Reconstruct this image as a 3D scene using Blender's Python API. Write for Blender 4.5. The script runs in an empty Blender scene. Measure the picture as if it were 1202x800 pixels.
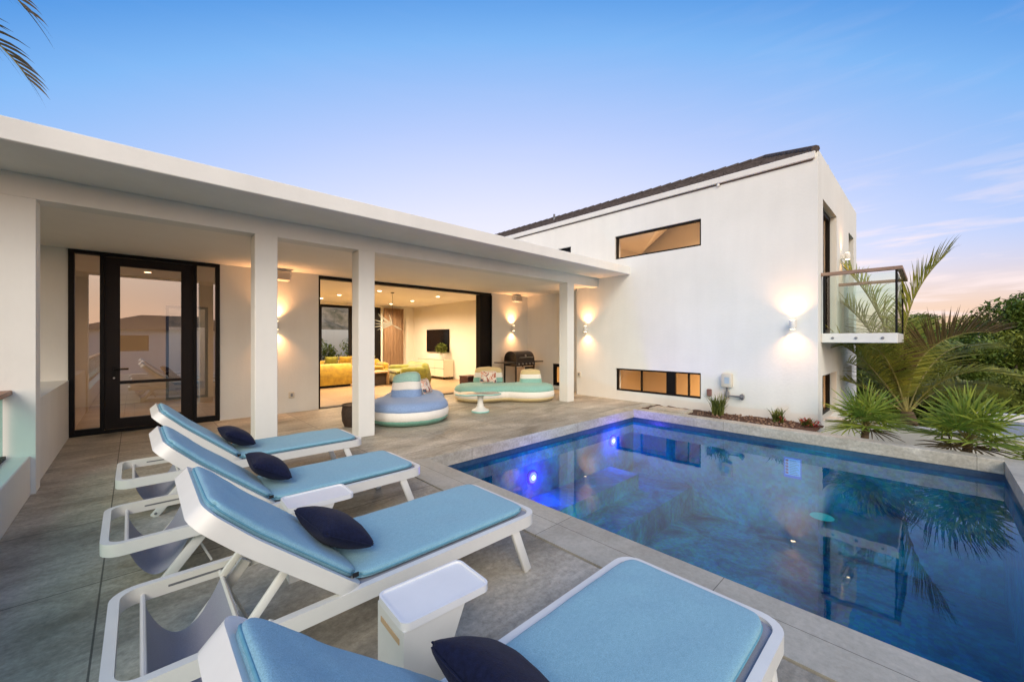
import bpy, bmesh, math, random
from mathutils import Vector, Matrix, noise as mnoise
R = math.radians
scene = bpy.context.scene
col = scene.collection
rng = random.Random(7)

# ------------------------------------------------------------------ materials
MATS = {}
def ramp_col(c): return (c[0], c[1], c[2], 1)

def mat(name, base, rough=.6, var=.12, scale=3.0, stretch=(1, 1, 1), bump=.0, bscale=60.0,
        base2=None, metal=0.0, spec=.5, sheen=0.0, coat=0.0, lo=.35, hi=.65, transl=0.0, detail=4.0, stain=0.0, grain=0.0):
    """procedural principled surface: two colours mixed by stretched noise, with a fine bump"""
    m = bpy.data.materials.new(name); m.use_nodes = True
    nt = m.node_tree; n = nt.nodes; l = nt.links
    b = n['Principled BSDF']
    tc = n.new('ShaderNodeTexCoord'); mp = n.new('ShaderNodeMapping')
    mp.inputs['Scale'].default_value = stretch
    l.new(tc.outputs['Object'], mp.inputs['Vector'])
    nz = n.new('ShaderNodeTexNoise'); nz.inputs['Scale'].default_value = scale; nz.inputs['Detail'].default_value = detail
    nz.inputs['Roughness'].default_value = .6
    l.new(mp.outputs[0], nz.inputs['Vector'])
    rp = n.new('ShaderNodeValToRGB')
    c2 = base2 if base2 else tuple(max(0, x * (1 - var * 2)) for x in base)
    rp.color_ramp.elements[0].position = lo; rp.color_ramp.elements[0].color = ramp_col(c2)
    rp.color_ramp.elements[1].position = hi; rp.color_ramp.elements[1].color = ramp_col(base)
    l.new(nz.outputs['Fac'], rp.inputs['Fac'])
    colour = rp.outputs['Color']
    for amt, sc, st, det in ((stain, 1.0, (2.2, 2.2, .22), 6), (grain, 320, (1, 1, 1), 2)):
        if not amt: continue
        ms = n.new('ShaderNodeMapping'); ms.inputs['Scale'].default_value = st; l.new(tc.outputs['Object'], ms.inputs[0])
        ns = n.new('ShaderNodeTexNoise'); ns.inputs['Scale'].default_value = sc; ns.inputs['Detail'].default_value = det; ns.inputs['Roughness'].default_value = .65
        l.new(ms.outputs[0], ns.inputs['Vector'])
        ra = n.new('ShaderNodeMapRange'); ra.inputs[1].default_value = .35; ra.inputs[2].default_value = .65; ra.inputs[3].default_value = 1 - amt; ra.inputs[4].default_value = 1 + amt * .5
        l.new(ns.outputs['Fac'], ra.inputs[0])
        mm = n.new('ShaderNodeMix'); mm.data_type = 'RGBA'; mm.blend_type = 'MULTIPLY'; mm.inputs[0].default_value = 1
        l.new(colour, mm.inputs[6]); l.new(ra.outputs[0], mm.inputs[7]); colour = mm.outputs[2]
    l.new(colour, b.inputs['Base Color'])
    b.inputs['Roughness'].default_value = rough
    b.inputs['Metallic'].default_value = metal
    b.inputs['Specular IOR Level'].default_value = spec
    if sheen: b.inputs['Sheen Weight'].default_value = sheen
    if coat: b.inputs['Coat Weight'].default_value = coat
    if bump:
        n2 = n.new('ShaderNodeTexNoise'); n2.inputs['Scale'].default_value = bscale; n2.inputs['Detail'].default_value = 3
        l.new(tc.outputs['Object'], n2.inputs['Vector'])
        bp = n.new('ShaderNodeBump'); bp.inputs['Strength'].default_value = bump; bp.inputs['Distance'].default_value = .01
        l.new(n2.outputs['Fac'], bp.inputs['Height']); l.new(bp.outputs['Normal'], b.inputs['Normal'])
    if transl:
        tr = n.new('ShaderNodeBsdfTranslucent'); l.new(rp.outputs['Color'], tr.inputs['Color'])
        mx = n.new('ShaderNodeMixShader'); mx.inputs[0].default_value = transl
        out = n['Material Output']
        l.new(b.outputs[0], mx.inputs[1]); l.new(tr.outputs[0], mx.inputs[2]); l.new(mx.outputs[0], out.inputs['Surface'])
    MATS[name] = m
    return m

def emit(name, c, s):
    m = bpy.data.materials.new(name); m.use_nodes = True
    nt = m.node_tree; n = nt.nodes
    n.remove(n['Principled BSDF'])
    e = n.new('ShaderNodeEmission'); e.inputs['Color'].default_value = ramp_col(c); e.inputs['Strength'].default_value = s
    nt.links.new(e.outputs[0], n['Material Output'].inputs['Surface'])
    MATS[name] = m; return m

def schlick(nt, f0, gain, power=5.0):
    n = nt.nodes; l = nt.links
    lw = n.new('ShaderNodeLayerWeight'); lw.inputs['Blend'].default_value = .5
    pw = n.new('ShaderNodeMath'); pw.operation = 'POWER'; pw.inputs[1].default_value = power
    l.new(lw.outputs['Facing'], pw.inputs[0])
    mr = n.new('ShaderNodeMath'); mr.operation = 'MULTIPLY_ADD'; mr.use_clamp = True
    mr.inputs[1].default_value = gain; mr.inputs[2].default_value = f0
    l.new(pw.outputs[0], mr.inputs[0])
    return mr
def glassmat(name, tint=(1, 1, 1), refl=.08, edge=.5, rough=0.0):
    m = bpy.data.materials.new(name); m.use_nodes = True
    nt = m.node_tree; n = nt.nodes; l = nt.links
    n.remove(n['Principled BSDF'])
    t = n.new('ShaderNodeBsdfTransparent'); t.inputs[0].default_value = ramp_col(tint)
    g = n.new('ShaderNodeBsdfGlossy'); g.inputs['Roughness'].default_value = rough
    mr = schlick(nt, refl, edge)
    mx = n.new('ShaderNodeMixShader')
    l.new(mr.outputs[0], mx.inputs[0]); l.new(t.outputs[0], mx.inputs[1]); l.new(g.outputs[0], mx.inputs[2])
    l.new(mx.outputs[0], n['Material Output'].inputs['Surface'])
    MATS[name] = m; return m

def deckmat(name, c1, c2, c3, tile, joint=.004, stretch=(1.2, 9, 1), rough=.55, off=(0, 0), speck=0.0):
    """stone-look porcelain: streaky colour, dark tile joints, slightly uneven gloss"""
    m = bpy.data.materials.new(name); m.use_nodes = True
    nt = m.node_tree; n = nt.nodes; l = nt.links
    b = n['Principled BSDF']
    tc = n.new('ShaderNodeTexCoord')
    mp = n.new('ShaderNodeMapping'); mp.inputs['Scale'].default_value = stretch
    l.new(tc.outputs['Object'], mp.inputs['Vector'])
    n1 = n.new('ShaderNodeTexNoise'); n1.inputs['Scale'].default_value = .8; n1.inputs['Detail'].default_value = 8; n1.inputs['Roughness'].default_value = .68
    n1.inputs['Distortion'].default_value = .6
    l.new(mp.outputs[0], n1.inputs['Vector'])
    r1 = n.new('ShaderNodeValToRGB')
    e = r1.color_ramp.elements
    e[0].position = .32; e[0].color = ramp_col(c1); e[1].position = .68; e[1].color = ramp_col(c3)
    k = e.new(.5); k.color = ramp_col(c2)
    l.new(n1.outputs['Fac'], r1.inputs['Fac'])
    # mottling
    n2 = n.new('ShaderNodeTexNoise'); n2.inputs['Scale'].default_value = 28; n2.inputs['Detail'].default_value = 6; n2.inputs['Roughness'].default_value = .75
    l.new(tc.outputs['Object'], n2.inputs['Vector'])
    mr = n.new('ShaderNodeMapRange'); mr.inputs[1].default_value = .3; mr.inputs[2].default_value = .7
    mr.inputs[3].default_value = .66 - speck; mr.inputs[4].default_value = 1.26 + speck
    l.new(n2.outputs['Fac'], mr.inputs[0])
    mul = n.new('ShaderNodeMix'); mul.data_type = 'RGBA'; mul.blend_type = 'MULTIPLY'; mul.inputs[0].default_value = 1
    l.new(r1.outputs['Color'], mul.inputs[6]); l.new(mr.outputs[0], mul.inputs[7])
    # tile joints + tone per tile
    bk = n.new('ShaderNodeTexBrick'); bk.offset = 0.0; bk.squash = 1
    bk.inputs['Color1'].default_value = (.86, .86, .86, 1); bk.inputs['Color2'].default_value = (1.08, 1.07, 1.05, 1); bk.inputs['Mortar'].default_value = (.30, .30, .30, 1)
    bk.inputs['Scale'].default_value = 1; bk.inputs['Mortar Size'].default_value = joint; bk.inputs['Mortar Smooth'].default_value = .3
    bk.inputs['Brick Width'].default_value = tile[0]; bk.inputs['Row Height'].default_value = tile[1]
    mp2 = n.new('ShaderNodeMapping'); mp2.inputs['Location'].default_value = (off[0], off[1], 0)
    l.new(tc.outputs['Object'], mp2.inputs['Vector']); l.new(mp2.outputs[0], bk.inputs['Vector'])
    mul2 = n.new('ShaderNodeMix'); mul2.data_type = 'RGBA'; mul2.blend_type = 'MULTIPLY'; mul2.inputs[0].default_value = 1
    l.new(mul.outputs[2], mul2.inputs[6]); l.new(bk.outputs['Color'], mul2.inputs[7])
    l.new(mul2.outputs[2], b.inputs['Base Color'])
    rr = n.new('ShaderNodeMapRange'); rr.inputs[3].default_value = rough - .12; rr.inputs[4].default_value = rough + .15
    l.new(n1.outputs['Fac'], rr.inputs[0]); l.new(rr.outputs[0], b.inputs['Roughness'])
    bp = n.new('ShaderNodeBump'); bp.inputs['Strength'].default_value = .25; bp.inputs['Distance'].default_value = .006
    l.new(n2.outputs['Fac'], bp.inputs['Height']); l.new(bp.outputs[0], b.inputs['Normal'])
    MATS[name] = m; return m

stucco = mat('white_stucco', (.785, .785, .745), .85, base2=(.73, .73, .69), scale=.9, stain=.03, bump=.22, bscale=22, spec=.2, lo=.3, hi=.7)
ceilm = mat('white_ceiling_paint', (.86, .83, .77), .8, base2=(.83, .80, .74), scale=1.2, bump=.05, bscale=120, spec=.2)
inwall = mat('interior_paint', (.78, .74, .66), .8, base2=(.74, .70, .62), scale=.8, spec=.2)
blackf = mat('black_aluminium', (.006, .005, .005), .5, spec=.2, var=.2, scale=20, bump=.03, bscale=300)
woodrail = mat('oiled_wood', (.30, .13, .06), .45, base2=(.16, .06, .025), scale=6, stretch=(14, .6, 14), bump=.1, bscale=80)
greyrail = mat('weathered_wood', (.34, .22, .16), .6, base2=(.22, .13, .09), scale=6, stretch=(10, .6, 10), bump=.1)
deckm = deckmat('deck_tile', (.21, .19, .145), (.41, .37, .295), (.60, .55, .455), (1.2, 1.2), off=(.15, .05), stretch=(1.1, 2.3, 1), joint=.005)
copm = deckmat('coping_stone', (.38, .35, .285), (.46, .43, .355), (.54, .505, .425), (3.0, 1.2), stretch=(2.5, 2.0, 2), speck=-.16, joint=.003, rough=.6, off=(.5, .3))
copf = deckmat('travertine_edge', (.36, .33, .265), (.46, .43, .355), (.58, .55, .47), (1.2, 3.0), stretch=(3, 3, 7), speck=-.05, joint=.003, rough=.7, off=(.2, .4))
jointm = mat('dark_joint', (.012, .012, .012), .8, var=.2)  # near-black gap between deck and coping
lwhite = mat('lounger_white', (.74, .73, .69), .38, base2=(.69, .68, .645), scale=4, bump=.02, bscale=200)
slingm = mat('grey_mesh_fabric', (.36, .37, .43), .8, base2=(.29, .30, .36), scale=300, bump=.25, bscale=500)
cushm = mat('blue_outdoor_fabric', (.265, .48, .575), .95, base2=(.22, .42, .515), grain=.20, spec=.15, scale=40, stretch=(1, 1.4, 1), bump=.22, bscale=380, sheen=.12, lo=.25, hi=.75, detail=7)
pipm = mat('blue_piping', (.13, .33, .43), .8, base2=(.10, .28, .37), scale=60)
navy = mat('navy_fabric', (.007, .011, .040), .9, base2=(.004, .006, .024), scale=60, bump=.3, bscale=300, sheen=.05, spec=.2)
tagm = mat('black_tag', (.008, .008, .01), .7, var=.1)
tablem = mat('white_tray', (.80, .80, .80), .32, base2=(.76, .76, .76), scale=5)
slotm = mat('tan_slot', (.62, .42, .24), .6, var=.1)
FAB = {
 'mint': mat('mint_fabric', (.27, .52, .46), .9, base2=(.22, .45, .40), scale=40, bump=.2, bscale=300, sheen=.15),
 'cream': mat('cream_fabric', (.84, .82, .77), .9, base2=(.80, .78, .72), scale=40, bump=.2, bscale=300, sheen=.15),
 'blue': mat('periwinkle_fabric', (.25, .37, .60), .9, base2=(.21, .32, .54), scale=40, bump=.2, bscale=300, sheen=.15),
 'green': mat('sage_fabric', (.17, .38, .29), .9, base2=(.13, .31, .24), scale=40, bump=.2, bscale=300, sheen=.15),
 'yellow': mat('butter_fabric', (.68, .56, .30), .9, base2=(.62, .50, .26), scale=40, bump=.2, bscale=300, sheen=.15),
 'pale': mat('pale_mint_fabric', (.34, .56, .50), .9, base2=(.28, .50, .44), scale=40, bump=.2, bscale=300, sheen=.15),
}
mintline = mat('mint_lacquer', (.30, .60, .54), .35, base2=(.26, .55, .50), scale=5)
mustard = mat('mustard_velvet', (.44, .28, .014), .8, base2=(.28, .17, .008), scale=7, sheen=.4, bump=.1)
lime = mat('olive_velvet', (.22, .215, .012), .8, base2=(.13, .13, .008), scale=7, sheen=.4, bump=.1)
curt = mat('curtain_linen', (.34, .22, .13), .9, base2=(.26, .16, .09), scale=20, stretch=(1, 1, .2))
grillm = mat('grill_enamel', (.018, .012, .011), .3, base2=(.010, .008, .008), scale=10, coat=.4)
steel = mat('brushed_steel', (.5, .48, .46), .35, base2=(.40, .39, .38), scale=10, stretch=(20, 1, 1), metal=.9)
greym = mat('grey_metal', (.22, .23, .25), .5, var=.15, metal=.3)
plast = mat('beige_plastic', (.62, .58, .48), .5, var=.05)
tvm = mat('tv_screen', (.006, .006, .008), .15, var=.2)
console = mat('console_lacquer', (.74, .66, .52), .4, base2=(.70, .62, .48), scale=3)
brown = mat('dark_wicker', (.06, .035, .02), .7, base2=(.02, .012, .008), scale=40, bump=.4, bscale=120)
rooftile = mat('slate_tile', (.15, .125, .12), .95, spec=.08, base2=(.05, .045, .045), scale=9, bump=.4, bscale=30, lo=.25, hi=.75)
mulch = mat('bark_mulch', (.13, .065, .035), .95, base2=(.03, .016, .010), scale=45, bump=1.0, bscale=70, lo=.3, hi=.7)
terr = mat('ground_cover', (.035, .055, .016), .95, base2=(.014, .024, .008), scale=.6, bump=.6, bscale=4)
gravel = mat('roof_gravel', (.36, .38, .40), .9, base2=(.2, .21, .23), scale=60, bump=.6, bscale=90)
rock = mat('rock_bank', (.30, .24, .16), .9, base2=(.10, .09, .05), scale=2.5, bump=.8, bscale=8)
PF = {
 'coco': mat('coconut_leaf', (.42, .40, .06), .5, base2=(.16, .20, .03), scale=2.2, transl=.25, spec=.35),
 'cocodry': mat('coconut_leaf_bronze', (.17, .115, .05), .5, base2=(.085, .065, .024), scale=2.2, transl=.25, spec=.35),
 'rachis': mat('palm_rachis', (.30, .27, .085), .5, base2=(.17, .15, .04), scale=4),
 'fan': mat('fan_palm_leaf', (.34, .40, .06), .45, base2=(.10, .18, .025), scale=3, transl=.25, spec=.35),
 'trunk': mat('palm_trunk', (.15, .10, .06), .9, base2=(.06, .04, .024), scale=8, stretch=(1, 1, 6), bump=.7, bscale=25),
 'dark': mat('forest_leaf', (.19, .26, .04), .55, base2=(.045, .09, .014), scale=.5, transl=.15, spec=.3, lo=.38, hi=.62),
 'dark2': mat('forest_leaf_yellowish', (.27, .30, .045), .55, base2=(.07, .12, .02), scale=.5, transl=.15, spec=.3),
 'bark': mat('bark', (.08, .06, .045), .9, base2=(.04, .03, .02), scale=5, bump=.5),
 'grass': mat('blade_leaf', (.20, .22, .05), .6, base2=(.09, .12, .025), scale=6, transl=.3),
 'red': mat('red_bract', (.50, .05, .03), .6, base2=(.30, .03, .03), scale=9, transl=.2),
}
innerfloor = deckmat('interior_floor', (.30, .20, .11), (.40, .28, .16), (.48, .35, .21), (1.2, .6), rough=.35)
whiteem = emit('downlight_glow', (1, .78, .5), 14)
sconceem = emit('sconce_glow', (1, .70, .38), 16)
pendem = emit('pendant_glow', (1, .74, .40), .85)
blueem = emit('pool_lamp_glow', (.16, .10, 1.0), 6)
coreem = emit('pool_lamp_core', (.75, .78, 1.0), 16)
violetem = emit('pool_lamp_halo', (.10, .03, .9), 1.6)
tealem = emit('pool_disc_glow', (.05, .75, .85), .42)
g_door = glassmat('door_glass', (.62, .50, .40), .36, .5)
g_win = glassmat('window_glass', (.95, .93, .90), .03, .5)
g_bal = glassmat('balustrade_glass', (.90, .97, .95), .035, .6)
g_frost = glassmat('frosted_glass', (.58, .80, .77), .05, .5, .1)

# pool tile: small mosaic, deep blue; teal clouds paint caustic-like light into it
def poolmat():
    m = bpy.data.materials.new('pool_mosaic'); m.use_nodes = True
    nt = m.node_tree; n = nt.nodes; l = nt.links; b = n['Principled BSDF']
    tc = n.new('ShaderNodeTexCoord')
    nz = n.new('ShaderNodeTexNoise'); nz.inputs['Scale'].default_value = 1.5; nz.inputs['Detail'].default_value = 9; nz.inputs['Roughness'].default_value = .65; nz.inputs['Distortion'].default_value = .8
    l.new(tc.outputs['Object'], nz.inputs['Vector'])
    r = n.new('ShaderNodeValToRGB')
    r.color_ramp.elements[0].position = .33; r.color_ramp.elements[0].color = (.002, .030, .095, 1)
    r.color_ramp.elements[1].position = .70; r.color_ramp.elements[1].color = (.020, .33, .42, 1)
    l.new(nz.outputs['Fac'], r.inputs['Fac'])
    vo = n.new('ShaderNodeTexVoronoi'); vo.inputs['Scale'].default_value = 22; vo.distance = 'CHEBYCHEV'; vo.inputs['Randomness'].default_value = .1
    l.new(tc.outputs['Object'], vo.inputs['Vector'])
    hs = n.new('ShaderNodeMix'); hs.data_type = 'RGBA'; hs.blend_type = 'MULTIPLY'; hs.inputs[0].default_value = .4
    l.new(r.outputs['Color'], hs.inputs[6]); l.new(vo.outputs['Color'], hs.inputs[7])
    l.new(hs.outputs[2], b.inputs['Base Color']); b.inputs['Roughness'].default_value = .7; b.inputs['Specular IOR Level'].default_value = .1
    MATS['pool'] = m; return m
poolm = poolmat()
poolband = mat('waterline_tile', (.035, .075, .14), .3, base2=(.02, .05, .10), scale=18, bump=.1, bscale=40)

def watermat():
    m = bpy.data.materials.new('pool_water'); m.use_nodes = True
    nt = m.node_tree; n = nt.nodes; l = nt.links
    n.remove(n['Principled BSDF'])
    tc = n.new('ShaderNodeTexCoord')
    mp = n.new('ShaderNodeMapping'); mp.inputs['Scale'].default_value = (1, 1.6, 1); l.new(tc.outputs['Object'], mp.inputs[0])
    nz = n.new('ShaderNodeTexNoise'); nz.inputs['Scale'].default_value = 1.3; nz.inputs['Detail'].default_value = 3
    l.new(mp.outputs[0], nz.inputs['Vector'])
    bp = n.new('ShaderNodeBump'); bp.inputs['Strength'].default_value = .10; bp.inputs['Distance'].default_value = .02
    l.new(nz.outputs['Fac'], bp.inputs['Height'])
    t = n.new('ShaderNodeBsdfTransparent'); t.inputs[0].default_value = (.36, .78, .92, 1)
    g = n.new('ShaderNodeBsdfGlossy'); g.inputs['Roughness'].default_value = .018; g.inputs['Color'].default_value = (.80, .88, 1, 1)
    l.new(bp.outputs[0], g.inputs['Normal'])
    mr = schlick(nt, .038, 1.0, 5.0)
    mx = n.new('ShaderNodeMixShader')
    l.new(mr.outputs[0], mx.inputs[0]); l.new(t.outputs[0], mx.inputs[1]); l.new(g.outputs[0], mx.inputs[2])
    l.new(mx.outputs[0], n['Material Output'].inputs['Surface'])
    return m
waterm = watermat()

def floralmat():
    m = bpy.data.materials.new('floral_fabric'); m.use_nodes = True
    nt = m.node_tree; n = nt.nodes; l = nt.links; b = n['Principled BSDF']
    tc = n.new('ShaderNodeTexCoord')
    nz = n.new('ShaderNodeTexNoise'); nz.inputs['Scale'].default_value = 6; nz.inputs['Detail'].default_value = 1.0; nz.inputs['Distortion'].default_value = 1.2
    l.new(tc.outputs['Object'], nz.inputs['Vector'])
    r = n.new('ShaderNodeValToRGB'); r.color_ramp.interpolation = 'CONSTANT'
    cols = [(.0, (.06, .10, .14)), (.36, (.50, .16, .10)), (.43, (.75, .70, .62)), (.55, (.70, .40, .30)), (.61, (.75, .70, .62)), (.68, (.16, .30, .40))]
    e = r.color_ramp.elements
    e[0].position = 0; e[0].color = ramp_col(cols[0][1]); e[1].position = cols[1][0]; e[1].color = ramp_col(cols[1][1])
    for p, c in cols[2:]:
        k = e.new(p); k.color = ramp_col(c)
    l.new(nz.outputs['Fac'], r.inputs['Fac']); l.new(r.outputs['Color'], b.inputs['Base Color']); b.inputs['Roughness'].default_value = .9
    return m
floral = floralmat()

# ------------------------------------------------------------------ mesh helpers
def obj(name, bm, m, parent=None, smooth=False, kind=None, label=None):
    me = bpy.data.meshes.new(name)
    bmesh.ops.recalc_face_normals(bm, faces=bm.faces)
    bm.to_mesh(me); bm.free()
    if smooth:
        for p in me.polygons: p.use_smooth = True
        if smooth != 'all':
            me.set_sharp_from_angle(angle=R(35))
    me.materials.append(m)
    o = bpy.data.objects.new(name, me); col.objects.link(o)
    if parent: o.parent = parent
    if kind: o['kind'] = kind
    if label: o['label'] = label
    return o
def leafobj(name, bm, m, parent=None):
    me = bpy.data.meshes.new(name); bm.to_mesh(me); bm.free(); me.materials.append(m)
    o = bpy.data.objects.new(name, me); col.objects.link(o)
    if parent: o.parent = parent
    return o
def thing(name, label, cat, loc=(0, 0, 0), rotz=0, group=None):
    o = bpy.data.objects.new(name, None); col.objects.link(o)
    o.location = loc; o.rotation_euler = (0, 0, rotz); o['label'] = label; o['category'] = cat
    o.empty_display_size = .2
    if group: o['group'] = group
    return o
def tag(o, label, cat, group=None):
    o['label'] = label; o['category'] = cat
    if group: o['group'] = group
    return o
def dup(o, parent=None):
    c = o.copy(); col.objects.link(c)
    if parent: c.parent = parent
    for ch in list(o.children): dup(ch, c)
    return c
def BM(): return bmesh.new()

def box(bm, x0, x1, y0, y1, z0, z1, bev=0.0, seg=2, mtx=None):
    t = bmesh.new()
    bmesh.ops.create_cube(t, size=1)
    bmesh.ops.scale(t, vec=(abs(x1 - x0), abs(y1 - y0), abs(z1 - z0)), verts=t.verts)
    bmesh.ops.translate(t, vec=((x0 + x1) / 2, (y0 + y1) / 2, (z0 + z1) / 2), verts=t.verts)
    if bev: bmesh.ops.bevel(t, geom=list(t.edges), offset=bev, segments=seg, affect='EDGES', profile=.5)
    if mtx: bmesh.ops.transform(t, matrix=mtx, verts=t.verts)
    merge(bm, t)
def merge(bm, t):
    vm = {}
    for v in t.verts: vm[v] = bm.verts.new(v.co)
    for f in t.faces:
        try: bm.faces.new([vm[v] for v in f.verts])
        except ValueError: pass
    t.free()
def frame_of(d):
    d = d.normalized()
    a = Vector((0, 0, 1)) if abs(d.z) < .95 else Vector((1, 0, 0))
    s = d.cross(a).normalized(); return s, s.cross(d).normalized()
def tube(bm, pts, r, seg=8, cap=True, closed=False):
    pts = [Vector(p) for p in pts]; n = len(pts); rings = []
    rr = r if isinstance(r, (list, tuple)) else [r] * n
    for i, p in enumerate(pts):
        if closed: d = pts[(i + 1) % n] - pts[i - 1]
        else: d = pts[min(i + 1, n - 1)] - pts[max(i - 1, 0)]
        s, u = frame_of(d)
        rings.append([bm.verts.new(p + s * rr[i] * math.cos(2 * math.pi * k / seg) + u * rr[i] * math.sin(2 * math.pi * k / seg)) for k in range(seg)])
    m = n if closed else n - 1
    for i in range(m):
        A, B = rings[i], rings[(i + 1) % n]
        for k in range(seg): bm.faces.new((A[k], A[(k + 1) % seg], B[(k + 1) % seg], B[k]))
    if cap and not closed: bm.faces.new(rings[0]); bm.faces.new(rings[-1])
def bar(bm, p, q, w, h, bev=.004, up=None):
    """rectangular bar from p to q; w across, h along the other normal"""
    p, q = Vector(p), Vector(q); d = q - p; L = d.length; d.normalize()
    if up is None: s, u = frame_of(d)
    else:
        u = Vector(up); s = d.cross(u).normalized(); u = s.cross(d).normalized()
    m = Matrix((( s.x, d.x, u.x, p.x), (s.y, d.y, u.y, p.y), (s.z, d.z, u.z, p.z), (0, 0, 0, 1)))
    box(bm, -w / 2, w / 2, 0, L, -h / 2, h / 2, bev, 2, m)
def prism(bm, pts, z0, z1):
    a = [bm.verts.new((p[0], p[1], z0)) for p in pts]; b = [bm.verts.new((p[0], p[1], z1)) for p in pts]
    n = len(pts)
    bm.faces.new(a[::-1]); bm.faces.new(b)
    for i in range(n): bm.faces.new((a[i], a[(i + 1) % n], b[(i + 1) % n], b[i]))
def lathe(bm, prof, c, seg=24):
    rings = []
    for r, z in prof:
        rings.append([bm.verts.new((c[0] + r * math.cos(2 * math.pi * k / seg), c[1] + r * math.sin(2 * math.pi * k / seg), c[2] + z)) for k in range(seg)])
    for A, B in zip(rings, rings[1:]):
        for k in range(seg): bm.faces.new((A[k], A[(k + 1) % seg], B[(k + 1) % seg], B[k]))
    bm.faces.new(rings[0][::-1]); bm.faces.new(rings[-1])
def quad(bm, *p):
    return bm.faces.new([bm.verts.new(x) for x in p])

def wall(bm, axis, p0, p1, a0, a1, z0, z1, holes=()):
    """slab between planes p0 and p1 of `axis`, running a0..a1, z0..z1, with rectangular openings (a0,a1,z0,z1)"""
    As = sorted({a0, a1} | {h[i] for h in holes for i in (0, 1) if a0 < h[i] < a1})
    Zs = sorted({z0, z1} | {h[i] for h in holes for i in (2, 3) if z0 < h[i] < z1})
    def hole(i, j):
        if i < 0 or j < 0 or i >= len(As) - 1 or j >= len(Zs) - 1: return True
        ca, cz = (As[i] + As[i + 1]) / 2, (Zs[j] + Zs[j + 1]) / 2
        return any(h[0] < ca < h[1] and h[2] < cz < h[3] for h in holes)
    def V(p, a, z): return (p, a, z) if axis == 'x' else (a, p, z)
    for i in range(len(As) - 1):
        for j in range(len(Zs) - 1):
            if hole(i, j): continue
            A, B, C, D = As[i], As[i + 1], Zs[j], Zs[j + 1]
            for p in (p0, p1): quad(bm, V(p, A, C), V(p, B, C), V(p, B, D), V(p, A, D))
            if hole(i - 1, j): quad(bm, V(p0, A, C), V(p1, A, C), V(p1, A, D), V(p0, A, D))
            if hole(i + 1, j): quad(bm, V(p0, B, C), V(p1, B, C), V(p1, B, D), V(p0, B, D))
            if hole(i, j - 1): quad(bm, V(p0, A, C), V(p1, A, C), V(p1, B, C), V(p0, B, C))
            if hole(i, j + 1): quad(bm, V(p0, A, D), V(p1, A, D), V(p1, B, D), V(p0, B, D))
    bmesh.ops.remove_doubles(bm, verts=bm.verts, dist=.0005)

def window(parent, axis, pos, a0, a1, z0, z1, fr=.05, dep=.07, mull=(), glass=None, name='window', hm=()):
    """black frame (mullions at given positions) + one pane sheet as sub-part"""
    bm = BM()
    def bx(A, B, C, D, e=0):
        if axis == 'x': box(bm, pos - e, pos + dep + e, A, B, C, D)
        else: box(bm, A, B, pos - e, pos + dep + e, C, D)
    bx(a0, a1, z0, z0 + fr); bx(a0, a1, z1 - fr, z1)
    bx(a0, a0 + fr, z0 + fr, z1 - fr); bx(a1 - fr, a1, z0 + fr, z1 - fr)
    for (m0, m1) in mull: bx(m0, m1, z0 + fr, z1 - fr, -.004)
    for (m0, m1) in hm: bx(a0 + fr, a1 - fr, m0, m1, -.008)
    o = obj(name, bm, blackf, parent)
    b2 = BM(); q = pos + dep * .55
    if axis == 'x': quad(b2, (q, a0 + .01, z0 + .01), (q, a1 - .01, z0 + .01), (q, a1 - .01, z1 - .01), (q, a0 + .01, z1 - .01))
    else: quad(b2, (a0 + .01, q, z0 + .01), (a1 - .01, q, z0 + .01), (a1 - .01, q, z1 - .01), (a0 + .01, q, z1 - .01))
    obj('pane', b2, glass or g_win, o)
    return o

def lamp(name, typ, parent, loc, energy, color, **k):
    d = bpy.data.lights.new(name, typ); d.energy = energy; d.color = color
    for a, v in k.items():
        if a not in ('dir',): setattr(d, a, v)
    o = bpy.data.objects.new(name, d); col.objects.link(o)
    if 'dir' in k: o.rotation_euler = Vector(k['dir']).to_track_quat('-Z', 'Y').to_euler()
    o.location = loc
    if parent: o.parent = parent
    return o
WARM = (1, .46, .18); WARM2 = (1, .74, .48)

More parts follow.
